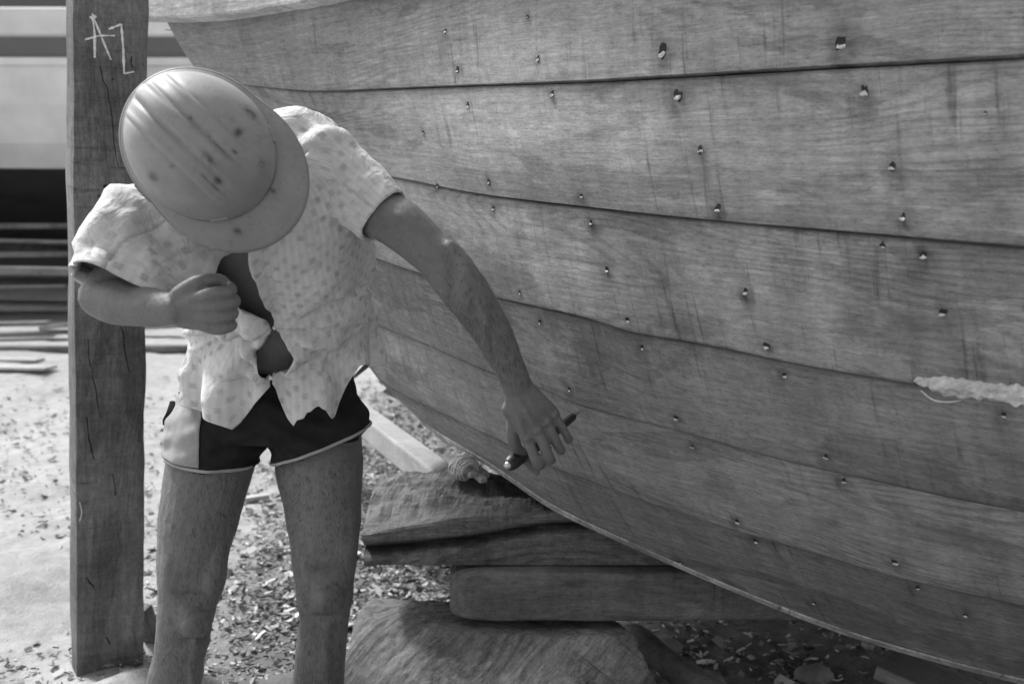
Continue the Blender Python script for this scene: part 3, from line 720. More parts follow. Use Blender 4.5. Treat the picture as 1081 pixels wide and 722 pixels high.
# ------------------------------------------------------------------ the man
def make_man():
    root = empty('person', 'man in hard hat, open printed shirt and black shorts bending over beside the hull', 'person')
    root.location = Vector((P(275, 500, 2.5).x, 2.5, 0)); bpy.context.view_layer.update()
    # ---- head frame
    hc = P(213, 156, 1.88)
    toc = (Vector((0,0,CAMZ))-hc).normalized()
    cr_ = (toc + Vector((-.7,0,.7))*.10).normalized()
    fw = Vector((.72, 0, -.70)); fw = (fw - cr_*fw.dot(cr_)).normalized(); lf = cr_.cross(fw).normalized()
    if lf.x < 0: lf = -lf           # lf points to the picture's upper right
    HF = (fw, lf, cr_)
    b = MB()
    head = hc - cr_*.02 + fw*(-.005)
    b.ball(head, HF, (.098, .078, .10), 16)                       # skull
    b.ball(head - cr_*.075 + fw*.030, HF, (.066, .060, .075), 14)  # jaw and face
    b.ball(head - cr_*.135 + fw*.062, HF, (.024, .028, .018), 8)   # chin
    b.tube([head + fw*.088 - cr_*.03, head + fw*.100 - cr_*.055, head + fw*.112 - cr_*.072], [.010,.012,.015], 8, 3)  # nose
    b.tube([head + fw*.088 - cr_*.103 - lf*.022, head + fw*.096 - cr_*.102, head + fw*.088 - cr_*.103 + lf*.022], [.006,.008,.006], 8, 3)
    b.tube([head + fw*.085 - cr_*.116 - lf*.02, head + fw*.093 - cr_*.115, head + fw*.085 - cr_*.116 + lf*.02], [.006,.008,.006], 8, 3)
    b.tube([head + fw*.087 - cr_*.018 - lf*.045, head + fw*.096 - cr_*.014, head + fw*.087 - cr_*.018 + lf*.045], [.008,.010,.008], 8, 3)
    for s_ in (-1, 1):
        b.ball(head + fw*.080 - cr_*.034 + lf*.031*s_, HF, (.013,.014,.012), 8)
        e = head + lf*.084*s_ - cr_*.045 - fw*.005
        b.tube([e+cr_*.030, e+cr_*.022-fw*.018+lf*.012*s_, e-fw*.02+lf*.014*s_, e-cr_*.024-fw*.006+lf*.008*s_], [.007,.008,.008,.007], 8, 4)
    # neck and torso
    neck = P(258, 196, 2.09)
    b.tube([head - cr_*.06 - fw*.02, neck, P(266, 225, 2.17)], [(.058,.060),(.062,.062),(.08,.075)], 16, 5)
    FN = Vector((0,-.80,-.58))
    def T(x, y, Yf, W, B): return P(x, y, Yf) - FN*B
    torso = [(262,205,2.03,.10,.07),(266,232,2.06,.155,.095),(271,272,2.12,.165,.112),(277,312,2.19,.155,.11),(283,345,2.255,.148,.105),(287,375,2.295,.146,.10),(287,405,2.345,.145,.10),(286,430,2.38,.145,.09)]
    b.tube([T(*t) for t in torso], [(t[3], t[4]) for t in torso], 28, 4, up=FN)
    # shoulders
    sr = P(334, 174, 2.14); slf = P(182, 236, 2.05)
    b.tube([P(262,215,2.14), P(300,188,2.15), sr], [.075,.068,.056], 14, 4); b.tube([P(262,225,2.13), P(220,225,2.1), slf], [.075,.068,.056], 14, 4)
    # left arm (picture right)
    el = P(467, 277, 2.05); wr = P(548, 413, 2.13)
    b.tube([sr, P(380,212,2.11), P(425,240,2.07), el], [.054,.050,.045,.040], 18, 6)
    b.tube([P(452,262,2.055), el, P(490,306,2.05), P(518,348,2.08), P(538,388,2.11), wr], [(.040,.04),(.043,.041),(.044,.043),(.037,.035),(.029,.026),(.029,.023)], 18, 5)
    b.tube([P(474,262,2.03), P(497,300,2.025), P(517,340,2.055), P(535,380,2.09)], [.016,.022,.018,.010], 10, 5)
    # tendons and veins of forearm and back of hand
    b.tube([P(505,320,2.012), P(522,352,2.045), P(537,385,2.083), P(551,415,2.108)], [.003,.004,.004,.003], 8, 6)
    b.tube([P(492,318,2.01), P(505,345,2.045), P(528,380,2.088), P(541,412,2.11), P(556,432,2.118)], [.003,.0035,.004,.004,.003], 8, 6)
    # hand: palm
    kn = [P(556,461,2.135), P(567,453,2.130), P(577,444,2.137), P(584,437,2.15)]
    wrs = [P(541,420,2.128), P(546,417,2.122), P(552,414,2.124), P(558,411,2.132)]
    for i in range(4):
        mid = wrs[i].lerp(kn[i], .5) + Vector((0,-.003,0))
        b.tube([wrs[i], mid, kn[i]], [.016,.0155,.0135 if i else .0145], 12, 4)
        b.ball(kn[i]+Vector((0,-.006,0)), (Vector((1,0,0)),Vector((0,1,0)),Vector((0,0,1))), (.0115,.0125,.0115), 8)
        b.tube([wrs[i]+Vector((0,-.014,0)), mid+Vector((0,-.0145,0)), kn[i]+Vector((0,-.012,0))], [.0030,.0044,.0036], 8, 4)
    b.tube([P(544,425,2.14), P(560,445,2.155)], [(.033,.018),(.036,.018)], 14, 4)
    # fingers: knuckle, middle joint, end joint, tip curled behind the tool
    F_ = [[(556,461,2.135),(562,477,2.135),(568,489,2.145),(571,489,2.172),(563,480,2.195)],
          [(567,453,2.130),(574,469,2.128),(580,484,2.142),(582,484,2.170),(575,474,2.195)],
          [(577,444,2.137),(584,460,2.137),(591,474,2.152),(592,474,2.180),(585,465,2.205)],
          [(584,437,2.150),(591,447,2.150),(599,462,2.165),(600,463,2.188),(595,456,2.208)]]
    R_ = [[.0125,.0113,.0112,.0098,.0085],[.0125,.0110,.0108,.0095,.0082],[.0118,.0104,.0102,.009,.008],[.0105,.0092,.009,.008,.007]]
    for f_, r_ in zip(F_, R_): b.tube([P(*q) for q in f_], [x*(1.0,.95,1.0,.96,.95)[q] for q, x in enumerate(r_)], 14, 5)
    # thumb leaves the side of the palm and passes behind the tool
    b.tube([P(545,430,2.155), P(542,455,2.17), P(545,472,2.185), P(556,486,2.225), P(567,498,2.235)], [.017,.0145,.0125,.0115,.0088], 14, 5)
    # right arm (picture left): bent, swung out with the forearm in front of the belly
    er = P(108, 312, 1.99); wl = P(184, 326, 1.88)
    b.tube([slf, P(145,275,2.02), er], [.054,.049,.041], 18, 6)
    b.tube([P(120,303,2.0), er, P(128,319,1.96), P(155,324,1.92), wl], [(.038,.038),(.040,.040),(.041,.041),(.034,.035),(.027,.026)], 18, 5)
    # fist
    hx = (P(216,327,1.87)-wl).normalized(); hu = Vector((.1,-.25,.96)); hu = (hu-hx*hu.dot(hx)).normalized(); hn = hx.cross(hu).normalized()
    if hn.y > 0: hn = -hn      # towards the camera
    b.tube([wl-hx*.01, wl+hx*.03, wl+hx*.078], [(.027,.021),(.036,.018),(.037,.014)], 16, 4, up=hn)
    for i in range(4):
        k0 = wl + hx*(.080-.004*abs(i-1)) + hu*(.031-.0205*i) + hn*.010
        r0 = (.0098,.0100,.0095,.0085)[i]
        b.tube([wl+hx*.03+hu*(.018-.012*i)+hn*.006, k0, k0+hx*.024-hn*.014, k0+hx*.012-hn*.040, k0-hx*.012-hn*.036], [.0105,r0*1.12,r0*.95,r0*.95,r0*.8], 12, 5)
    b.tube([wl+hx*.01+hu*.024, wl+hx*.045+hu*.044-hn*.008, wl+hx*.072+hu*.040-hn*.032, wl+hx*.078+hu*.018-hn*.046], [.015,.0135,.012,.009], 12, 5)
    # pelvis and legs
    b.tube([P(248,428,2.47), P(286,426,2.47), P(322,428,2.47)], [(.082,.09)]*3, 20, 4)
    def leg(pts, rad): b.tube([P(*q) for q in pts], rad, 24, 6)
    leg([(236,440,2.50),(222,490,2.47),(211,540,2.45),(203,590,2.44),(198,632,2.44),(195,655,2.45),(190,690,2.50),(180,735,2.55),(172,800,2.58)],
        [(.095,.10),(.095,.098),(.088,.090),(.076,.078),(.064,.066),(.061,.062),(.057,.062),(.060,.066),(.050,.054)])
    leg([(335,440,2.50),(337,490,2.47),(341,540,2.44),(342,585,2.42),(343,622,2.42),(342,655,2.45),(338,695,2.50),(334,740,2.54),(330,800,2.58)],
        [(.095,.10),(.097,.098),(.083,.088),(.071,.076),(.063,.066),(.055,.058),(.057,.063),(.059,.064),(.048,.052)])
    I3 = (Vector((1,0,0)),Vector((0,1,0)),Vector((0,0,1)))
    b.ball(P(205,655,2.402), I3, (.038,.026,.046), 12); b.ball(P(345,630,2.368), I3, (.038,.026,.044), 12)      # knee caps
    b.tube([P(228,560,2.42),P(223,600,2.41),P(217,632,2.42),P(210,650,2.44)], [.03,.034,.028,.015], 14, 4); b.tube([P(325,540,2.40),P(323,580,2.385),P(328,612,2.39),P(334,632,2.41)], [.03,.034,.026,.014], 14, 4); b.tube([P(362,540,2.41),P(362,580,2.395),P(360,608,2.395),P(354,628,2.41)], [.03,.03,.024,.014], 14, 4)
    b.tube([P(206,672,2.41), P(200,720,2.48), P(190,780,2.52)], [.014,.016,.013], 8, 4); b.tube([P(345,655,2.39), P(341,700,2.44), P(338,760,2.50)], [.014,.016,.013], 8, 4)
    b.ball(P(350,620,2.358), I3, (.014,.010,.010), 8); b.ball(P(336,638,2.362), I3, (.013,.010,.010), 8); b.ball(P(352,640,2.36), I3, (.012,.008,.010), 8)
    # lower shins and feet (below the frame)
    for (x, x2) in ((172, 158), (330, 332)):
        k = P(x, 800, 2.58); an = Vector((k.x-.01, 2.64, .085)); b.tube([k, an], [.050,.034], 16, 5)
        b.tube([an+Vector((0,.04,-.045)), an+Vector((0,-.03,-.035)), an+Vector((0,-.13,-.058)), an+Vector((0,-.18,-.066))], [(.032,.032),(.036,.036),(.046,.024),(.040,.014)], 14, 4, up=(0,0,1))
        for i in range(5):
            q = an+Vector((-.034+.017*i, -.175, -.066)); b.tube([q, q+Vector((0,-.03-.006*(2-abs(i-2)),-.004))], [.010,.008], 8, 2)
    o = b.build('body', M['skin']); m = o.modifiers.new('r', 'REMESH'); m.mode = 'VOXEL'; m.voxel_size = .0028; m.use_smooth_shade = True
    apply(o); vg = o.vertex_groups.new(name='w'); h1 = P(570,462,2.15); h2 = P(214,326,1.87); W_ = {}
    for v in o.data.vertices:
        d = min((v.co-h1).length, (v.co-h2).length); W_.setdefault(2 if d < .075 else (6 if d < .095 else 10), []).append(v.index)
    for k_, ids in W_.items(): vg.add(ids, k_/10, 'REPLACE')
    m = o.modifiers.new('s', 'SMOOTH'); m.iterations = 9; m.factor = .5; m.vertex_group = 'w'; apply(o)
    # bones and muscles that show under the skin: soft bumps along the surface normal
    SC = []
    def sc(x, y, Y, amp, rx, rz): SC.append((P(x, y, Y), amp*(1.1 if Y > 2.2 else .9), rx, rz))
    for kx, ky, kY, sg in ((203,652,2.39,1),(344,628,2.355,-1)):
        sc(kx, ky, kY, .019, .022, .026); sc(kx, ky+24, kY+.01, -.008, .03, .010); sc(kx+1, ky+36, kY+.01, .006, .014, .016); sc(kx-2, ky-26, kY, -.007, .03, .012)
        sc(kx+20*sg, ky-34, kY+.01, .010, .020, .034); sc(kx-20*sg, ky-50, kY+.02, .007, .018, .05)
        sc(kx+1, ky+80, kY+.07, .005, .010, .09)
    sc(493,300,2.02,.005,.012,.05); sc(478,300,2.02,-.004,.006,.05); sc(512,352,2.04,.004,.007,.05); sc(520,345,2.05,-.003,.005,.05); sc(425,225,2.03,.006,.03,.03)
    nrm_ = [v.normal.copy() for v in o.data.vertices]; co_ = []
    for vi, v in enumerate(o.data.vertices):
        d = 0; p = v.co.copy(); n = nrm_[vi]
        if n.y < .2:
            for c_, am, rx, rz in SC:
                dx = p.x-c_.x; dz = p.z-c_.z
                if abs(dx) < rx*2.2 and abs(dz) < rz*2.2 and abs(p.y-c_.y) < .09: d += am*math.exp(-(dx/rx)**2-(dz/rz)**2)
        d += .0012*noise.noise(p*22) + .0005*noise.noise(p*80)
        if p.z < .95 and p.y > 2.2: d += .0020*noise.noise(Vector((p.x*18, p.y*18, p.z*6)))
        co_ += list(p + n*d)
    o.data.vertices.foreach_set('co', co_); o.data.update()
    o.data.materials.clear(); o.data.materials.append(M['skin']); par(o, root)
    # ---- hair round the lower head
    b = MB(); b.ball(head + cr_*.0 - fw*.018, HF, (.094, .0835, .098), 14)
    b.ball(head - cr_*.05 - fw*.055, HF, (.045, .062, .055), 10)
    for s_ in (-1, 1): b.tube([head+lf*.078*s_+fw*.02, head+lf*.076*s_+fw*.018-cr_*.05], [.010,.007], 8, 3)
    par(b.build('hair', M['hair'], smooth=True), root)
    # ---- hard hat: part of the dressed man, with its own pieces
    hat = bpy.data.objects.new('hard_hat', None); COL.objects.link(hat); par(hat, root)
    hat['label'] = 'scuffed pale hard hat with ridged crown and short visor'
    b = MB(); rows = []
    a_, w_, h_ = .124, .110, .130
    def shell(th, ph):
        # th 0 rim .. 1 crown ; ph around (0 = front)
        s_ = th*math.pi/2; cc = math.cos(s_)**.86; x = a_*cc*math.cos(ph); y = w_*cc*math.sin(ph); z = h_*math.sin(s_)**.95
        if math.cos(ph) < 0: x *= 1.02
        rid = 0
        fade = max(0, min(1, (.80 - x/a_)*2.0))*max(0, min(1, (th-.10)*5))
        rid += .0080*math.exp(-(y/.0120)**6)*fade
        rid -= .0036*math.exp(-((abs(y)-.0175)/.0035)**2)*fade
        for s__ in (-1, 1): rid -= .0022*math.exp(-((y-s__*.047)/.003)**2)*fade; rid += .0028*math.exp(-((y-s__*.040)/.0045)**2)*fade
        n = Vector((x/a_**2, y/w_**2, z/h_**2)).normalized()
        return Vector((x, y, z)) + n*rid
    NPH = 360
    for i in range(46):
        th = i/45*.995; rows.append([shell(th, 2*math.pi*j/NPH) for j in range(NPH)])
    def loc(v): return hc + fw*v.x + lf*v.y + cr_*v.z
    b.grid([[loc(v) for v in r] for r in rows], closeu=True); L = 45*NPH; b.f.append(tuple(L+j for j in range(NPH)))
    SM = [(.023,.091,.013,.006),(.033,.056,.006,.008),(.030,-.004,.013,.005),(-.011,-.083,.008,.006),(.062,-.018,.006,.006),(.134,-.059,.007,.006),(.05,.03,.004,.003),(.02,.018,.030,.002),(.055,-.030,.022,.002),(-.03,.02,.004,.003),(.09,.045,.004,.004),(.0,-.05,.003,.003),(.128,.03,.004,.003)]
    def smud(v):
        return [min(1, max(0, sum(math.exp(-((q.x-f_)/rf)**2-((q.y-l_)/rl)**2) for f_, l_, rf, rl in SM)*(.9+.9*fb(q, 120, 2)))) for q in v]
    fl = [v for r in rows for v in r]
    sh = b.build('shell', M['hat'], smooth=True); at = sh.data.attributes.new('smudge', 'FLOAT', 'POINT'); at.data.foreach_set('value', smud(fl)); mods(sh, solid=.003); sh.parent = hat
    # visor and rim in one flange
    b = MB(); rows = []
    for i in range(9):
        r = []
        for j in range(NPH):
            ph = 2*math.pi*j/NPH; c, s_ = math.cos(ph), math.sin(ph)
            base = Vector((a_*c*(1.02 if c < 0 else 1), w_*s_, 0)); ext = .0115 + .060*max(0, c)**1.25*(1 if c > 0 else 0)
            k = i/8; dr = Vector((c*1.0, s_*.80 if c > 0 else s_, 0)).normalized()
            z = -.004 - .012*k - .020*max(0, c)*k*k
            if i == 8: z += .003
            r.append(base*(.995) + dr*ext*k + Vector((0, 0, z)))
        rows.append(r)
    b.grid([[loc(v) for v in r] for r in rows], closeu=True); vs = b.build('visor', M['hat'], smooth=True); at = vs.data.attributes.new('smudge', 'FLOAT', 'POINT'); at.data.foreach_set('value', smud([v for r in rows for v in r])); mods(vs, solid=.0035); vs.parent = hat
    for s_ in (-1, 1):   # slotted lugs on both sides of the visor
        ph = s_*1.02 if s_ > 0 else -.62
        p = shell(.10, ph); p2 = shell(.22, ph); t = (shell(.10, ph+.1)-p).normalized(); u = (p2-p).normalized(); n = t.cross(u).normalized()
        if n.dot(p) < 0: n = -n
        b = MB(); c_ = loc(p + u*.004); ax3 = [fw*v.x+lf*v.y+cr_*v.z for v in (t, u, n)]
        b.box(c_, ax3, (.014, .0075, .005)); lg = b.build('lug', M['hat']); mods(lg, bevel=.002); lg.parent = hat
    # strap under the rim at the ear
    b = MB(); b.tube([loc(Vector((-.035,-.119,-.030))), loc(Vector((-.005,-.122,-.035))), loc(Vector((.025,-.116,-.030)))], [(.006,.003),(.009,.003),(.006,.003)], 8, 4, up=lf); st_ = b.build('strap', M['black']); st_.parent = hat
    # ---- shirt
    rowsd = [ # front centre px x, y, Y ; W, B ; left gap angle, right gap angle
      (262,200,1.995,.105,.075,.95,.22), (264,222,2.005,.165,.10,.95,.10), (268,248,2.03,.188,.125,.86,-.04), (272,278,2.075,.190,.135,.62,-.06),
      (277,308,2.13,.186,.137,.34,-.02), (283,332,2.185,.184,.135,.10,.03), (288,347,2.215,.184,.134,.012,.012), (288,360,2.235,.186,.134,.08,.12), (288,374,2.255,.188,.136,.20,.22),
      (287,387,2.275,.191,.138,.10,.12), (286,398,2.292,.193,.140,.012,.008)]
    dense = []; K_ = 7
    for i in range(len(rowsd)-1):
        p0 = np.array(rowsd[max(i-1,0)]); p1 = np.array(rowsd[i]); p2 = np.array(rowsd[i+1]); p3 = np.array(rowsd[min(i+2,len(rowsd)-1)])
        for k in range(K_): 
            t = k/K_; q = .5*((2*p1)+(p2-p0)*t+(2*p0-5*p1+4*p2-p3)*t*t+(3*p1-p0-3*p2+p3)*t**3)
            q[5:] = p1[5:]*(1-t)+p2[5:]*t; dense.append(q)
    dense.append(np.array(rowsd[-1], dtype=float))
    NS = 180; rows = []; uv = []; Lv = 0; prev = None
    tie = P(288,347,2.20); tie2 = P(286,398,2.28)
    def wr_(p, th, v):
        # folds: gathers radiating from the two closed buttons, sag on the sides, random crumple
        e = 0
        for c, amp, sg in ((tie, .009, .16), (tie2, .010, .15)):
            d = p-c; r = math.hypot(d.x, d.z); a = math.atan2(d.z, d.x); e += amp*math.sin(a*9+math.sin(a*3)*1.5)*math.exp(-((r-.07)/sg)**2)*min(1, r/.05)
        rg = 1-abs(fb((p.x*.9+3, p.y*.9, p.z*2.4), 6, 2))*2.2
        e += .013*max(0, rg)**2 + .006*fb((p.x*1.0, p.y*1.0, p.z*2.2), 7, 3) + .004*fb(p, 22, 3)
        # long sagging folds pulled from the left side to the buttons
        for (ax_, ay_, bx_, by_, am) in ((182,356,284,347,.012),(186,392,282,402,.016),(200,372,240,356,.008),(372,300,296,352,.010),(370,340,330,395,.008)):
            A_ = P(ax_, ay_, 2.3); B_ = P(bx_, by_, 2.22); ab = B_-A_; ab.y = 0; ap = p-A_; ap.y = 0; tt = max(0, min(1, ap.dot(ab)/ab.dot(ab))); dd = (ap-ab*tt).length
            sg_ = 1 if (ap-ab*tt).z > 0 else -1
            e += am*math.exp(-(dd/.018)**2)*(1.0 if sg_ > 0 else .2) - am*.7*(math.exp(-((dd-.02)/.012)**2) if sg_ < 0 else 0)
        return e*(.25+.75*max(0, math.cos(th))**.5)
    for i, q in enumerate(dense):
        x, y, Yf, W, B, gl, gr = q; c = P(x, y, Yf) - FN*B
        tilt = interp(i/len(dense), [0,.35,1],[.34,.12,0]); rt = Vector((math.cos(tilt), 0, math.sin(tilt)))
        r = []
        if prev is not None: Lv += (c-prev).length
        prev = c
        vv = i/(len(dense)-1)
        for j in range(NS+1):
            th = gr + (2*math.pi - gl - gr)*j/NS      # from the right panel edge round the back to the left panel edge
            p = c + rt*W*math.sin(th) + FN*B*math.cos(th)
            nrm = (rt*math.sin(th)/W + FN*math.cos(th)/B).normalized()
            edge = math.exp(-min(th-gr, 2*math.pi-gl-th)*14)
            p = p + nrm*(wr_(p, th, vv) + .006*edge*math.sin(vv*30))
            if 4 > abs(th-math.pi) and abs(th-math.pi) < 1.7: p += nrm*.012*math.sin(vv*13+th)
            r.append(p); uv.append(((th)*.17, Lv))
        rows.append(r)
    # the tails hang below the lower button: each strand of cloth ends on the hem line
    HX = [160,183,193,206,245,287,289,300,307,313,318,322,326,330,334,338,345,352,362,376,400]
    HY = [396,402,427,434,456,406,403,440,453,443,444,436,434,427,430,434,444,432,412,386,380]
    R0 = rows[-1]; NT = 26; base_uv = uv[-(NS+1):]
    for k in range(1, NT+1):
        r = []
        for j in range(NS+1):
            th = gr + (2*math.pi-gl-gr)*j/NS; p0 = R0[j]
            vx = p0-Vector((0,0,CAMZ)); c_, s_ = math.cos(PITCH), math.sin(PITCH); dz_ = vx.y*c_-vx.z*s_; X = 540.5+FPX*vx.x/dz_; Yp = 361-FPX*(vx.y*s_+vx.z*c_)/dz_
            front = th < 1.5 or th > 2*math.pi-1.5
            hy = float(np.interp(X, HX, HY)) if front else 0
            ext = max(.004, (hy-Yp)/FPX*p0.y) if front else .06
            if th > 1.2 and th < 2*math.pi-1.2:
                q_ = min(1, (min(th, 2*math.pi-th)-1.2)/.5); ext = ext*(1-q_) + .075*q_
            e = ext*k/NT; out = Vector((0,.10,-1))
            p = p0 + out*e; nd = Vector((math.sin(th), -math.cos(th), 0))
            p += nd*(.010*math.sin(th*11+2)*min(1, e/.05) + .005*fb(p, 16, 3)*min(1, e/.02) + .012*min(1, e/.05))
            if k == NT and 300 < X < 340: p += Vector((0,0,.004*noise.noise(Vector((j*2.3,0,0)))))
            r.append(p); uv.append((base_uv[j][0], base_uv[j][1]+e))
        rows.append(r)
    b = MB(); b.grid(rows, uv=uv)
    # sleeves
    def sleeve(pts, rad, n=64, sub=9, seed=0, up=Vector((0,0,1)), flip=1, drape=.01):
        pts = [P(*q) for q in pts]; rows = []; uv = []; Pn = []; Rn = []
        for i in range(len(pts)-1):
            for k in range(sub):
                t = k/sub; Pn.append(cr(pts[max(i-1,0)], pts[i], pts[i+1], pts[min(i+2,len(pts)-1)], t)); Rn.append(tuple(rad[i][m]*(1-t)+rad[i+1][m]*t for m in (0,1)))
        Pn.append(pts[-1]); Rn.append(rad[-1]); L = 0
        for i, p in enumerate(Pn):
            t = (Pn[min(i+1,len(Pn)-1)]-Pn[max(i-1,0)]).normalized(); v1 = (Vector((0,-1,0))+t*t.y).normalized(); v2 = t.cross(v1)
            if i: L += (p-Pn[i-1]).length
            r = []
            for j in range(n+1):
                a = 2*math.pi*j/n; q = p + v1*Rn[i][1]*math.cos(a) + v2*Rn[i][0]*math.sin(a); nn = (q-p).normalized()
                k = i/(len(Pn)-1); e = drape*fb((q.x*1.5+seed, q.y*1.5, q.z*1.5), 8, 3) + .004*fb(q, 24, 2) + .006*math.sin(L*95+2.5*math.sin(a+seed))*math.sin(math.pi*min(1,k*1.2))*.8
                if k > .93: e += .0025
                r.append(q+nn*e); uv.append((a*.06+seed, L+.4))
            rows.append(r)
        # turned-in cuff
        last = rows[-1]; c = Pn[-1]; t = (Pn[-1]-Pn[-2]).normalized(); rows.append([q-(q-c).normalized()*.004-t*.004 for q in last]); rows.append([q-(q-c).normalized()*.006-t*.03 for q in last]); uv += [(0,0)]*(2*(n+1))
        b.grid(rows, uv=uv)
    sleeve([(268,178,2.16),(305,166,2.15),(340,181,2.13),(376,203,2.11),(407,228,2.085)], [(.070,.07),(.092,.085),(.090,.085),(.066,.066),(.053,.053)], seed=1, drape=.010)
    sleeve([(262,200,2.14),(222,220,2.10),(182,240,2.05),(142,268,2.01),(122,304,1.98)], [(.070,.07),(.092,.085),(.104,.09),(.102,.09),(.096,.084)], seed=5, drape=.020)
    # collar
    cb_rows = []; 
    for k, (rr, hh) in enumerate(((.080,.0),(.084,.022),(.088,.034),(.100,.020),(.108,.004))):
        r = []
        for j in range(41):
            a = -2.35 + 4.7*j/40; cdir = (P(262,222,2.17)-P(250,190,2.07)).normalized()
            c = neck + Vector((.01,.03,.0)); rt = Vector((.94,0,.34)); bkv = -FN; r.append(c + rt*rr*1.12*math.sin(a) + bkv*rr*math.cos(a) - cdir*(hh))
        cb_rows.append(r)
    b.grid(cb_rows)
    sh = b.build('shirt', M['shirt'], smooth=True, uv=True); mods(sh, solid=.0016); par(sh, root)
    for q in ((290,346,2.195),(286,399,2.262)):
        bt = MB(); bt.ball(P(*q), I3, (.0045,.003,.0045), 6); par(bt.build('button', M['filler']), root)
    # small round hole burnt in the shirt side
    # ---- shorts
    def cutleg(pts, rad, c, nrm):
        t_ = MB(); t_.tube([P(*q) for q in pts], rad, 40, 6, cap=False, up=(0,-1,0)); o = t_.build('x', None)
        bm = bmesh.new(); bm.from_mesh(o.data); res = bmesh.ops.bisect_plane(bm, geom=bm.verts[:]+bm.edges[:]+bm.faces[:], plane_co=c, plane_no=nrm, clear_outer=True)
        ed = [e for e in bm.edges if e.is_boundary]; bmesh.ops.holes_fill(bm, edges=ed); bm.verts.ensure_lookup_table(); bm.verts.index_update()
        v = [x.co.copy() for x in bm.verts]; f = [tuple(x.index for x in fc.verts) for fc in bm.faces]; bm.free(); bpy.data.objects.remove(o); return v, f
    cL = P(222,484,2.47); e1L = Vector((1,0,-.12)).normalized(); e2L = Vector((0,1,.03)).normalized(); nL = e1L.cross(e2L)
    cR = P(339,469,2.47); e1R = Vector((1,0,.36)).normalized(); e2R = Vector((0,1,.0)).normalized(); nR = e1R.cross(e2R)
    if nL.z > 0: nL = -nL
    if nR.z > 0: nR = -nR
    b = MB()
    wt = [(285,364,2.43,.160,.128),(285,384,2.45,.175,.134),(285,405,2.462,.190,.138),(285,428,2.475,.200,.138),(286,448,2.475,.203,.138),(286,460,2.475,.20,.12)]
    b.tube([P(x,y,Y) for x,y,Y,_,_ in wt], [(r1,r2) for *_,r1,r2 in wt], 40, 5, cap=False, up=(0,-1,0))
    b.add(*cutleg([(245,428,2.48),(232,455,2.475),(222,490,2.468),(218,530,2.46)], [(.098,.112),(.108,.122),(.103,.118),(.10,.112)], cL, nL))
    b.add(*cutleg([(330,425,2.48),(336,450,2.475),(340,480,2.465),(341,520,2.46)], [(.100,.115),(.112,.125),(.111,.122),(.108,.118)], cR, nR))
    so_ = b.build('shorts', M['shorts']); m = so_.modifiers.new('r', 'REMESH'); m.mode = 'VOXEL'; m.voxel_size = .0036; m.use_smooth_shade = True
    m = so_.modifiers.new('s', 'SMOOTH'); m.iterations = 4; m.factor = .5; apply(so_)
    bm = bmesh.new(); bm.from_mesh(so_.data)
    for v in bm.verts:
        n = v.normal
        if abs(n.z) > .8: continue
        fold = math.sin((v.co.z*1.0+.35*abs(v.co.x-P(286,0,2.47).x))*150+4*fb(v.co, 5, 2))
        v.co += n*(.007*fb(v.co, 12, 3) + .0035*fold*max(0, .5+fb(v.co, 6, 2)))
    bm.to_mesh(so_.data); bm.free(); so_.data.materials.clear(); so_.data.materials.append(M['shorts']); par(so_, root)
    bvh = BVHTree.FromPolygons([tuple(v.co) for v in so_.data.vertices], [tuple(p.vertices) for p in so_.data.polygons])
    def band(name, mat, c0, e1, e2, nn, offs, a0, a1, na=90, off=.0022):
        rows = []; last = None
        for o_ in offs:
            r = []
            for j in range(na+1):
                a = a0(o_)+(a1(o_)-a0(o_))*j/na; d = e1*math.sin(a)-e2*math.cos(a); c = c0 - nn*o_; h = bvh.ray_cast(c, d)
                p = h[0] if h[0] is not None and (h[0]-c).length < .19 else c+d*.11
                r.append(p + d*off)
            rows.append(r)
        t_ = MB(); t_.grid(rows); o = t_.build(name, mat, smooth=True); mods(o, solid=.0016); par(o, root)
    band('hem_band', M['hem'], cL, e1L, e2L, nL, (.001,.004,.0075), lambda o: -2.6, lambda o: 1.2)
    band('hem_band', M['hem'], cR, e1R, e2R, nR, (.001,.004,.0075), lambda o: -1.1, lambda o: 2.4)
    band('side_panel', M['panel'], cL, e1L, e2L, nL, [.010+.004*k for k in range(34)], lambda o: -2.3, lambda o: .06-.6*o, 60, .0035)
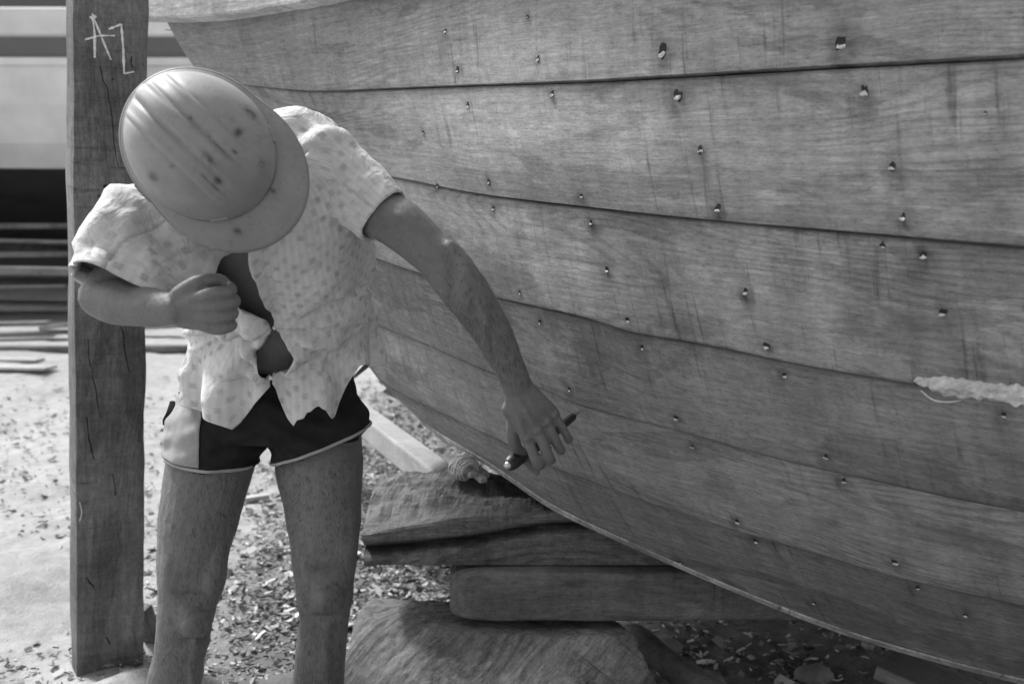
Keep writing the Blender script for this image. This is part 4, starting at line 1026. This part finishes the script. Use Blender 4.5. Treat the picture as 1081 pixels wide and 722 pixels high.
    # loose drawstring / torn side
    b = MB(); b.tube([P(182,424,2.44), P(180,436,2.42), P(176,446,2.42), P(183,444,2.41)], [(.006,.002),(.009,.002),(.010,.002),(.004,.002)], 8, 4); par(b.build('cloth_tag', M['shorts']), root)
    # body hair on the legs and forearm: short fine strands standing off the skin
    bo = [c_ for c_ in root.children if c_.name.startswith('body')][0].data
    random.seed(3); vs_ = bo.vertices; hv_ = []; hf_ = []; n_ = 0
    legz = P(286, 478, 2.47).z; xe = P(470, 280, 2.1).x
    cand = [v.index for v in vs_ if (v.co.z < legz and v.co.z > .25) or (v.co.x > xe and v.co.y < 2.2 and v.co.z > P(540,405,2.1).z)]
    for _ in range(12000):
        v = vs_[random.choice(cand)]; n = v.normal
        if n.y > .45: continue
        L = random.uniform(.006, .013); dn = Vector((random.uniform(-.35,.35), 0, -1)); dn = (dn - n*dn.dot(n)).normalized(); sd = n.cross(dn)*.00022
        p = v.co; q = p + n*L*.25 + dn*L*.5; r = p + n*L*.40 + dn*L
        k = len(hv_); hv_ += [p+sd, p-sd, q+sd*.8, q-sd*.8, r]; hf_ += [(k,k+1,k+3,k+2),(k+2,k+3,k+4)]
    o = link('body_hair', hv_, hf_, M['hair']); par(o, root)
    return root
make_man()
# ---- punch held against the hull
def make_punch():
    root = empty('hand_punch', 'dark steel punch with bright tip gripped in the hand against the planking', 'punch')
    h, n = hit(HB, 611, 435); a = P(539, 489, 2.175); root.location = a; bpy.context.view_layer.update()
    t = (h-a); L = t.length; t.normalize()
    b = MB(); b.tube([a, a+t*.012, a+t*.10, a+t*(L-.045), a+t*(L-.030)], [.0145,.0155,.0150,.0095,.0055], 18, 4); par(b.build('handle', M['black'], smooth=True), root)
    b = MB(); b.tube([a+t*(L-.033), a+t*(L-.004)], [.0050,.0025], 12, 3); par(b.build('tip', M['steel'], smooth=True), root)
    b = MB(); b.tube([a-t*.010, a-t*.004], [.0085,.0085], 14, 2); par(b.build('striking_cap', M['steel'], smooth=True), root)
make_punch()
